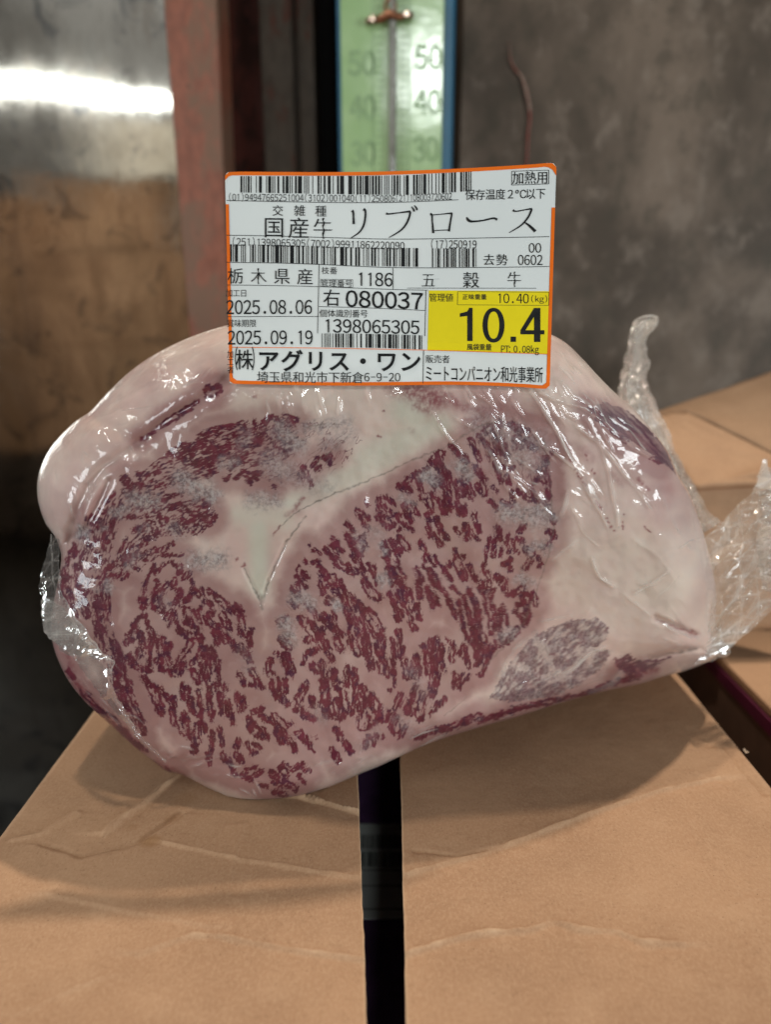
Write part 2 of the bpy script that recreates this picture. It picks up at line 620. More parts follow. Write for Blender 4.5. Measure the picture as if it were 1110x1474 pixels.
link("hanging_ring", tube_mesh("hanging_ring", [(0.004 + 0.0045 * math.cos(a), YT - 0.006, cz + 0.008 + 0.006 * math.sin(a)) for a in np.linspace(0, 6.2, 20)], 0.0013, 6), m_brass, TH_)
for u in (0.13, 0.86):
    q = c_l * (1 - u) + c_r * u
    link("screw", tube_mesh("screw", [(q[0], q[1] - 0.0015, q[2]), (q[0], q[1] - 0.0035, q[2]), (q[0], q[1] - 0.0045, q[2])], [0.0032, 0.0030, 0.0016], 12), m_screw, cl)

# ================================================================== cardboard
m_card, nt, b = new_mat("kraft_cardboard")
v = coords(nt)
big = noise(nt, 11, 4, 0.6, v)
flute = N(nt, 'ShaderNodeTexWave', wave_type='BANDS', bands_direction='Y')
flute.inputs['Scale'].default_value = 45; flute.inputs['Distortion'].default_value = 1.2
L(nt, v, flute.inputs['Vector'])
fib = noise(nt, 900, 4, 0.75, coords(nt, (1, 0.7, 1)))
fib2 = noise(nt, 420, 3, 0.7, coords(nt, (0.7, 1, 1)))
c = mixc(nt, ramp(nt, big, 0.3, 0.7), (0.300, 0.176, 0.104), (0.390, 0.236, 0.141))
c = mixc(nt, mth(nt, 'MULTIPLY', ramp(nt, fib, 0.40, 0.68), 0.36), c, (0.50, 0.335, 0.215))
c = mixc(nt, mth(nt, 'MULTIPLY', ramp(nt, fib2, 0.54, 0.72), 0.30), c, (0.23, 0.132, 0.075))
c = mixc(nt, mth(nt, 'MULTIPLY', ramp(nt, noise(nt, 1500, 1, 0.5, v), 0.70, 0.76), 0.6), c, (0.12, 0.065, 0.035))
sa = N(nt, 'ShaderNodeAttribute', attribute_name='stain')
c = mixc(nt, mth(nt, 'MULTIPLY', sa.outputs['Fac'], 0.55), c, (0.22, 0.10, 0.03))
sb = N(nt, 'ShaderNodeAttribute', attribute_name='scuff')
c = mixc(nt, mth(nt, 'MULTIPLY', sb.outputs['Fac'], 0.7), c, (0.62, 0.44, 0.29))
L(nt, c, b.inputs['Base Color'])
b.inputs['Roughness'].default_value = 0.7
b.inputs['Specular IOR Level'].default_value = 0.12
bump(nt, b, mth(nt, 'ADD', mth(nt, 'MULTIPLY', fib, 0.5), mth(nt, 'ADD', mth(nt, 'MULTIPLY', big, 0.8), mth(nt, 'MULTIPLY', flute.outputs['Fac'], 0.06))), 0.30, 0.0006)

CREASE_L = [  # photo polyline, ridge height (mm), width (mm), side step (mm)
    ([(70, 1287), (160, 1306), (233, 1320), (300, 1335)], 0.25, 3, -0.5), ([(200, 1372), (277, 1345), (316, 1347), (404, 1364), (520, 1380)], 0.8, 3.5, -0.9),
    ([(25, 1459), (83, 1432), (150, 1405)], 0.5, 3, -0.3), ([(150, 1200), (180, 1175), (209, 1155), (243, 1126), (262, 1112)], 1.3, 4, -1.0),
    ([(60, 1215), (120, 1232), (200, 1212), (260, 1170)], -1.1, 6, 0.6), ([(230, 1211), (340, 1235), (430, 1250), (508, 1262)], 0.6, 2.5, -0.6), ([(20, 1208), (60, 1200), (110, 1170)], 1.0, 6, 0.3),
    ([(430, 1145), (470, 1155), (520, 1170)], 1.6, 2, -1.4), ([(330, 1290), (340, 1230), (352, 1185)], 0.3, 4, 0.4)]
CREASE_R = [([(588, 1258), (650, 1240), (718, 1221), (780, 1198), (843, 1173), (950, 1138), (1036, 1119)], 0.7, 3, -1.0), ([(588, 1372), (650, 1352), (696, 1343), (760, 1338), (798, 1326), (830, 1336), (889, 1340), (925, 1356), (985, 1360)], 1.3, 3, -0.9),
            ([(600, 1225), (660, 1232), (718, 1221)], -0.9, 5, 0.3), ([(1039, 1076), (1062, 1105), (1100, 1145)], -0.8, 3, 0.9), ([(1000, 1110), (1045, 1130), (1075, 1165)], 0.5, 5, 0.2), ([(985, 1170), (1070, 1290), (1100, 1420)], 0.5, 12, 0.4),
            ([(1000, 985), (1060, 1048)], 0.3, 3, 0.0)]


def flap(name, x_in, x_out, y0, y1, creases, seed, parent):
    """one lid flap of the carton, hinged along x_out"""
    nv, nu = 400, 210
    u = np.linspace(0, 1, nu)
    vv = (np.concatenate([np.linspace(y0, 0.13, 30, endpoint=False), np.linspace(0.13, 0.36, 340, endpoint=False), np.linspace(0.36, y1, 30)]) - y0) / (y1 - y0)
    U, Vv = np.meshgrid(u, vv)
    Y = y0 + (y1 - y0) * Vv
    Xi = x_in(Y) + 0.0003 * perlin(Y * 220, Y * 0, seed) + 0.0006 * perlin(Y * 30, Y * 0, seed + 1)
    X = Xi + (x_out - Xi) * U
    Z = np.zeros_like(X) + 0.00035 * fbm(X * 22, Y * 22, seed + 2, 3)
    scuff = np.zeros_like(X)
    for pts, h, w_, step in creases:
        pl = [tuple(on_z(a, c_)[:2]) for a, c_ in pts]
        d = poly_dist(X, Y, pl)
        wj = 0.26 * w_ / 1000 * (0.8 + 0.6 * perlin(X * 60, Y * 60, seed + 3))
        d = np.abs(d + 0.0012 * perlin(X * 130, Y * 130, seed + 5))
        # which side of the crease: nearer (smaller Y) side drops
        px_ = np.array([q[0] for q in pl]); py_ = np.array([q[1] for q in pl])
        o = np.argsort(px_)
        side = Y - np.interp(X, px_[o], py_[o])
        fade = np.exp(-(d / 0.008) ** 2)
        Z += h / 1000 * np.exp(-(d / wj) ** 2)
        Z += 0.55 * step / 1000 * fade * np.tanh(-side / 0.0004)
        if h > 0.5: scuff = np.maximum(scuff, min(1, h * 0.6) * np.exp(-(d / 0.00045) ** 2) * np.clip(0.30 + 1.6 * fbm(X * 70, Y * 70, seed + 8, 2), 0, 1))
    e = np.abs(X - x_out)
    Z -= 0.0035 * np.clip(1 - e / 0.005, 0, 1) ** 2
    # worn cut edge
    scuff = np.maximum(scuff, 0.6 * np.exp(-(np.abs(X - Xi) / 0.0005) ** 2))
    # rubbed spots and short scratches
    scuff = np.maximum(scuff, 0.10 * sstep(0.10, 0.60, fbm(X * 46, Y * 46, seed + 11, 4)))
    Z += 0.00010 * fbm(X * 160, Y * 160, seed + 14, 2)
    stain = np.zeros_like(X)
    for a, c_, r in [(216, 1211, 0.0042), (190, 1190, 0.0025), (208, 1209, 0.003), (265, 1150, 0.006), (250, 1178, 0.004)]:
        q = on_z(a, c_)
        stain = np.maximum(stain, np.exp(-(np.hypot((X - q[0]), (Y - q[1]) * 1.3) / r) ** 4) * (0.9 if r > 0.004 and a == 216 else 0.4))
    P = np.stack([X, Y, Z], -1)
    A = P.reshape(-1, 3)
    rim = np.concatenate([np.arange(nu), np.arange(1, nv) * nu + nu - 1, (nv - 1) * nu + np.arange(nu - 2, -1, -1), np.arange(nv - 2, 0, -1) * nu])
    low = A[rim] - np.array((0, 0, 0.0042))
    nr_ = len(rim); lo = len(A) + np.arange(nr_)
    skirt = np.stack([np.roll(rim, -1), rim, lo, np.roll(lo, -1)], -1)
    # underside: strips across from the inner to the outer edge
    right = len(A) + nu - 1 + np.arange(nv)
    left = len(A) + np.concatenate([[0], nr_ - 1 - np.arange(nv - 1)])
    under = np.stack([left[:-1], left[1:], right[1:], right[:-1]], -1)
    me = np_mesh(name, np.concatenate([A, low]), np.concatenate([grid_quads(nu, nv), skirt, under]))
    me.polygons.foreach_set('use_smooth', np.concatenate([np.ones((nu - 1) * (nv - 1), bool), np.zeros(len(skirt) + len(under), bool)]))
    add_attr(me, 'stain', np.concatenate([stain.ravel(), np.zeros(nr_)]))
    add_attr(me, 'scuff', np.concatenate([scuff.ravel(), np.full(nr_, 0.25)]))
    return link(name, me, m_card, parent)


BOX = empty("cardboard_carton", (0.008, 0.24, -0.56))
tag(BOX, "brown cardboard carton with parted lid flaps under the packed beef", "box", "cardboard boxes")
flap("lid_flap", lambda Y: -0.0116 - (0.258 - Y) * -0.06, -0.158, -0.02, 0.52, CREASE_L, 400, BOX)
flap("lid_flap", lambda Y: 0.0068 - (0.25 - Y) * 0.008, 0.1745, -0.02, 0.52, CREASE_R, 420, BOX)
for lo, hi in [((-0.158, -0.018, -0.56), (-0.154, 0.518, -0.0040)), ((0.1705, -0.018, -0.56), (0.1745, 0.518, -0.0040)),
               ((-0.1535, -0.018, -0.56), (0.1700, -0.014, -0.0052)), ((-0.1535, 0.514, -0.56), (0.1700, 0.518, -0.0052)), ((-0.1535, -0.0135, -0.559), (0.17, 0.5135, -0.555))]:
    link("side_panel", box_mesh("side_panel", lo, hi, 0.0005, 1), m_card, BOX)
# torn tuft of paper on the right edge
tuft = on_z(1076, 1078, 0.0)
bm = bmesh.new()
rs = np.random.RandomState(11)
for k in range(6):
    a = rs.rand() * 2 * math.pi; l = 0.0008 + 0.0014 * rs.rand()
    p0 = Vector((0.1742, tuft[1] + 0.0025 * (rs.rand() - 0.5), -0.001))
    d = Vector((0.6 + 0.4 * rs.rand(), math.cos(a) * 0.7, math.sin(a) * 0.7 + 0.3)) * l
    s = Vector((0, 0.0004, 0.0003))
    vs_ = [bm.verts.new(p0 - s), bm.verts.new(p0 + s), bm.verts.new(p0 + d + s * 0.4), bm.verts.new(p0 + d - s * 0.4)]
    bm.faces.new(vs_)
me = bpy.data.meshes.new("torn_fibres"); bm.to_mesh(me); bm.free()
link("torn_fibres", me, simple_mat("torn_paper", (0.42, 0.31, 0.22), 0.8), BOX)

# what lies in the carton, seen through the gap
m_packet = simple_mat("dark_packet", (0.13, 0.06, 0.16), 0.3, 0, 0.3, 40)
PK = empty("inner_packet", (0.0, 0.25, -0.30))
tag(PK, "dark wrapped packet with white label seen through the carton gap", "packet")
link("wrapped_block", box_mesh("wrapped_block", (-0.13, 0.03, -0.30), (0.15, 0.48, -0.112), 0.02, 4), m_packet, PK)
m_paper = simple_mat("white_paper", (0.70, 0.72, 0.70), 0.5, 0, 0.04, 60, 0.05)
m_print = simple_mat("black_print", (0.012, 0.012, 0.013), 0.5, 0, 0.2, 60, 0)
a0 = on_z(505, 1322, -0.1105); a1 = on_z(600, 1185, -0.1105)
x0_, y0_, x1_, y1_ = a0[0], a0[1], a1[0], a1[1]
pl = link("packet_label", box_mesh("packet_label", (x0_, y0_, -0.1112), (x1_, y1_, -0.1104), 0.0002, 1), m_paper, PK)
V = []; F = []
rs = np.random.RandomState(5)
for (va, vb) in ((0.50, 0.66), (0.70, 0.86)):
    x = x0_ + 0.1 * (x1_ - x0_)
    while x < x1_ - 0.1 * (x1_ - x0_):
        wd = (0.0003, 0.0005, 0.0008)[rs.randint(3)]
        k = len(V)
        ya, yb = y0_ + va * (y1_ - y0_), y0_ + vb * (y1_ - y0_)
        V += [(x, ya, -0.1102), (x + wd, ya, -0.1102), (x + wd, yb, -0.1102), (x, yb, -0.1102)]
        F.append((k, k + 1, k + 2, k + 3)); x += wd + (0.0004, 0.0006, 0.0009)[rs.randint(3)]
for vv_ in (0.08, 0.30, 0.46):
    k = len(V); ya = y0_ + vv_ * (y1_ - y0_)
    V += [(x0_, ya, -0.1102), (x1_, ya, -0.1102), (x1_, ya + 0.0006, -0.1102), (x0_, ya + 0.0006, -0.1102)]
    F.append((k, k + 1, k + 2, k + 3))
link("barcode", flat_mesh("barcode", V, F), m_print, pl)


# neighbouring cartons at the right
def board(name, corners, parent, mat, thick=0.0042, n=24, seed=0):
    """corners (px, py, t) in order; a bilinear board with thickness along its normal"""
    c4 = [at(a, b_, t) for a, b_, t in corners]
    u, v_ = np.meshgrid(np.linspace(0, 1, n), np.linspace(0, 1, n))
    u = u[..., None]; v_ = v_[..., None]
    P = (c4[0] * (1 - u) + c4[1] * u) * (1 - v_) + (c4[3] * (1 - u) + c4[2] * u) * v_
    nn = np.cross(c4[1] - c4[0], c4[3] - c4[0]); nn /= np.linalg.norm(nn)
    if nn[1] < 0: nn = -nn
    P = P + nn * (0.0015 * fbm(u[..., 0] * 4, v_[..., 0] * 4, 500 + seed, 2))[..., None]
    me = solid_sheet(name, P, nn * thick)
    return link(name, me, mat, parent)


B2 = empty("cardboard_carton", tuple(at(1080, 760, 0.50) * np.array((1, 1, 0)) + np.array((0, 0, -0.56))))
tag(B2, "open brown carton with raised flaps behind the plastic tail at right", "box", "cardboard boxes")
board("lid_flap", [(935, 596, 0.56), (1180, 512, 0.60), (1180, 684, 0.52), (990, 588, 0.545)], B2, m_card, seed=1)
board("lid_flap", [(935, 600, 0.535), (990, 594, 0.53), (1185, 690, 0.48), (1000, 700, 0.475)], B2, m_card, seed=2)
board("side_panel", [(1000, 700, 0.478), (1185, 655, 0.482), (1185, 905, 0.49), (1010, 905, 0.485)], B2, m_card, seed=3)
board("side_panel", [(935, 600, 0.545), (998, 702, 0.482), (1008, 905, 0.489), (950, 905, 0.55)], B2, m_card, seed=4)
bx = B2
B3 = empty("cardboard_carton", (0.40, 0.35, -0.56))
tag(B3, "low dark carton with magenta edged lid at the lower right", "box", "cardboard boxes")
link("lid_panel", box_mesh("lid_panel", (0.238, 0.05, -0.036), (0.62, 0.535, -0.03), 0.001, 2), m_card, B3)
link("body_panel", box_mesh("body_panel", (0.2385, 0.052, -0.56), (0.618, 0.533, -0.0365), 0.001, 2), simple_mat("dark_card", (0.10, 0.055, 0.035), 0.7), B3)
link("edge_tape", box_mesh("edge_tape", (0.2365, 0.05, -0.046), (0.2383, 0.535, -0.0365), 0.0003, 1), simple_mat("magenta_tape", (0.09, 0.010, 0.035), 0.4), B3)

# stacked cartons behind the camera, seen only as reflections in the steel
for k, (x, y, z, sx, sz) in enumerate([(-1.38, -1.25, -0.256, 0.46, 0.38), (-0.90, -1.27, -0.256, 0.44, 0.38), (-1.42, -1.25, 0.127, 0.50, 0.34), (-0.88, -1.28, 0.127, 0.52, 0.30), (-1.45, -1.25, 0.470, 0.40, 0.13), (-0.95, -1.27, 0.430, 0.40, 0.235)]):
    e = empty("cardboard_carton", (x, y, z))
    tag(e, "brown carton reflected dimly in the steel panel, %s" % (
        "lowest row, left half", "lowest row, right half", "middle row, left half",
        "middle row, right half", "top row, left half", "top row, right half")[k], "box", "reflected carton stack")
    link("carton_body", box_mesh("carton_body", (x - sx / 2, y - 0.2, z + 0.001), (x + sx / 2, y + 0.2, z + sz), 0.004, 2), m_card, e)
    link("packing_tape", box_mesh("packing_tape", (x - 0.03, y + 0.2002, z + 0.002), (x + 0.03, y + 0.2012, z + sz), 0.0003, 1), simple_mat("tape", (0.30, 0.20, 0.12), 0.25), e)
fb = link("foam_box", box_mesh("foam_box", (-0.96, -1.47, 0.668), (-0.60, -1.06, 0.845), 0.012, 3), simple_mat("white_foam", (0.75, 0.72, 0.62), 0.6, 0, 0.06, 30))  # added to give the steel a light patch to reflect
tag(fb, "white foam box added on the stacked cartons for a light patch in the steel", "box")
rk = link("dark_bench", prism("dark_bench", [(-1.75, -1.5), (-0.55, -1.5), (-0.55, -1.04), (-1.75, -1.04)], [(-1.75, -1.5), (-0.55, -1.5), (-0.55, -1.04), (-1.75, -1.04)], -0.559, -0.258, m_dark), simple_mat("dark_wood", (0.05, 0.036, 0.026), 0.7))  # added dark bench, keeps the lower reflection dark
tag(rk, "low dark bench added under the cartons behind the camera to darken the reflection", "bench")

# ================================================================== the beef
SIL = [(330, 468), (400, 458), (480, 452), (560, 450), (640, 452), (715, 460), (780, 477), (812, 492), (838, 516), (860, 540),
       (885, 565), (912, 588), (938, 618), (960, 648), (977, 685), (993, 712), (1008, 752), (1020, 795), (1031, 850),
       (1030, 895), (1033, 932), (1022, 950), (990, 964), (950, 975), (920, 985), (870, 995), (800, 1014), (750, 1030),
       (700, 1044), (650, 1059), (610, 1073), (575, 1089), (545, 1103), (515, 1115), (470, 1134), (425, 1147), (375, 1152),
       (335, 1149), (300, 1134), (262, 1115), (240, 1110), (222, 1096), (196, 1077), (162, 1046), (122, 1009), (96, 975),
       (78, 934), (73, 895), (78, 862), (84, 832), (88, 800), (80, 774), (65, 752), (55, 722), (54, 692), (62, 664),
       (80, 635), (108, 607), (130, 592), (158, 562), (192, 531), (232, 505), (280, 483)]
CX, CY = 540.0, 800.0
sil = catmull(SIL, 10)
th_s = np.arctan2(sil[:, 1] - CY, sil[:, 0] - CX)
r_s = np.hypot(sil[:, 0] - CX, sil[:, 1] - CY)
o_ = np.argsort(th_s)
TH = np.concatenate([th_s[o_] - 2 * np.pi, th_s[o_], th_s[o_] + 2 * np.pi])
RR = np.tile(r_s[o_], 3)


def Rsil(th):
    return np.interp(th, TH, RR)


def splus(v, k):
    return 0.5 * (v + np.sqrt(v * v + k * k))


def face_t(x, y):
    s = sstep(520, 1120, y)
    t = 0.2875 - 0.0000438 * (1150 - y)
    t = t + splus(x - 400, 60) * (0.00004 + 0.00008 * s)
    return t + splus(400 - x, 60) * 0.00006


# rounding width of the rim, by direction (degrees, image sense: 90 = down)
_wa = np.array([-180, -165, -150, -130, -110, -90, -70, -55, -40, -30, -15, 0, 20, 35, 60, 90, 120, 150, 170, 180], float)
_ww = np.array([60, 95, 130, 120, 100, 95, 100, 95, 75, 62, 60, 75, 70, 50, 34, 40, 42, 50, 50, 60], float)

GROOVES = [  # polyline, depth (m), half width px
    ([(98, 780), (112, 735), (128, 700), (150, 672), (196, 640), (240, 606), (275, 585), (305, 563), (330, 545)], 0.0023, 9),
    ([(95, 782), (122, 762), (140, 728), (156, 694)], 0.0016, 6),
    ([(945, 890), (975, 903), (1002, 914)], 0.0016, 5),
    ([(935, 948), (960, 942), (985, 936), (1010, 934)], 0.0014, 5),
    ([(352, 818), (374, 862)], 0.0005, 3), ([(412, 780), (386, 838), (377, 868)], 0.0005, 3),
    ([(700, 1012), (780, 1008), (860, 985), (930, 960)], 0.0008, 12),
    ([(255, 1095), (300, 1092), (350, 1112), (420, 1118), (480, 1092), (540, 1070)], 0.0006, 8),
]
BULGES = [  # (x1,y1,x2,y2,halfwidth,height)
    (90, 700, 150, 610, 60, 0.0024), (150, 610, 290, 530, 55, 0.0026), (300, 590, 450, 570, 40, 0.0012),
    (130, 740, 190, 690, 28, 0.0016), (820, 760, 960, 820, 110, 0.0045), (600, 600, 760, 560, 60, 0.002),
    (870, 900, 980, 880, 50, 0.0022), (500, 850, 650, 800, 120, 0.0015), (250, 960, 350, 1020, 90, 0.0015),
]


def relief(x, y):
    """height towards the camera, metres"""
    h = 0
    for p, d, w in GROOVES:
        q = poly_dist(x, y, p)
        h = h - d * np.exp(-(q / w) ** 2)
    for x1, y1, x2, y2, w, d in BULGES:
        q = seg_dist(x, y, x1, y1, x2, y2)
        h = h + d * np.exp(-(q / w) ** 2)
    h = h + 0.0016 * fbm(x / 120, y / 120, 40, 2) + 0.0004 * fbm(x / 28, y / 28, 44, 2)
    return h


def surf_t(x, y):
    th = np.arctan2(y - CY, x - CX)
    R = Rsil(th)
    r = np.hypot(x - CX, y - CY)
    # distance to the outline, corrected for its slant against the radius
    e = 0.02
    dR = (Rsil(th + e) - Rsil(th - e)) / (2 * e)
    dist = (R - r) / np.sqrt(1 + (dR / R) ** 2)
    w = np.interp(np.degrees(th), _wa, _ww)
    q = np.clip(dist / w, 0, 1)
    t = face_t(x, y)
    D = w * 0.9 * t / 1000
    t = t + D * (1 - np.sqrt(np.clip(1 - (1 - q) ** 2, 0, 1)))
    return t - relief(x, y) * sstep(0, 0.25, q)


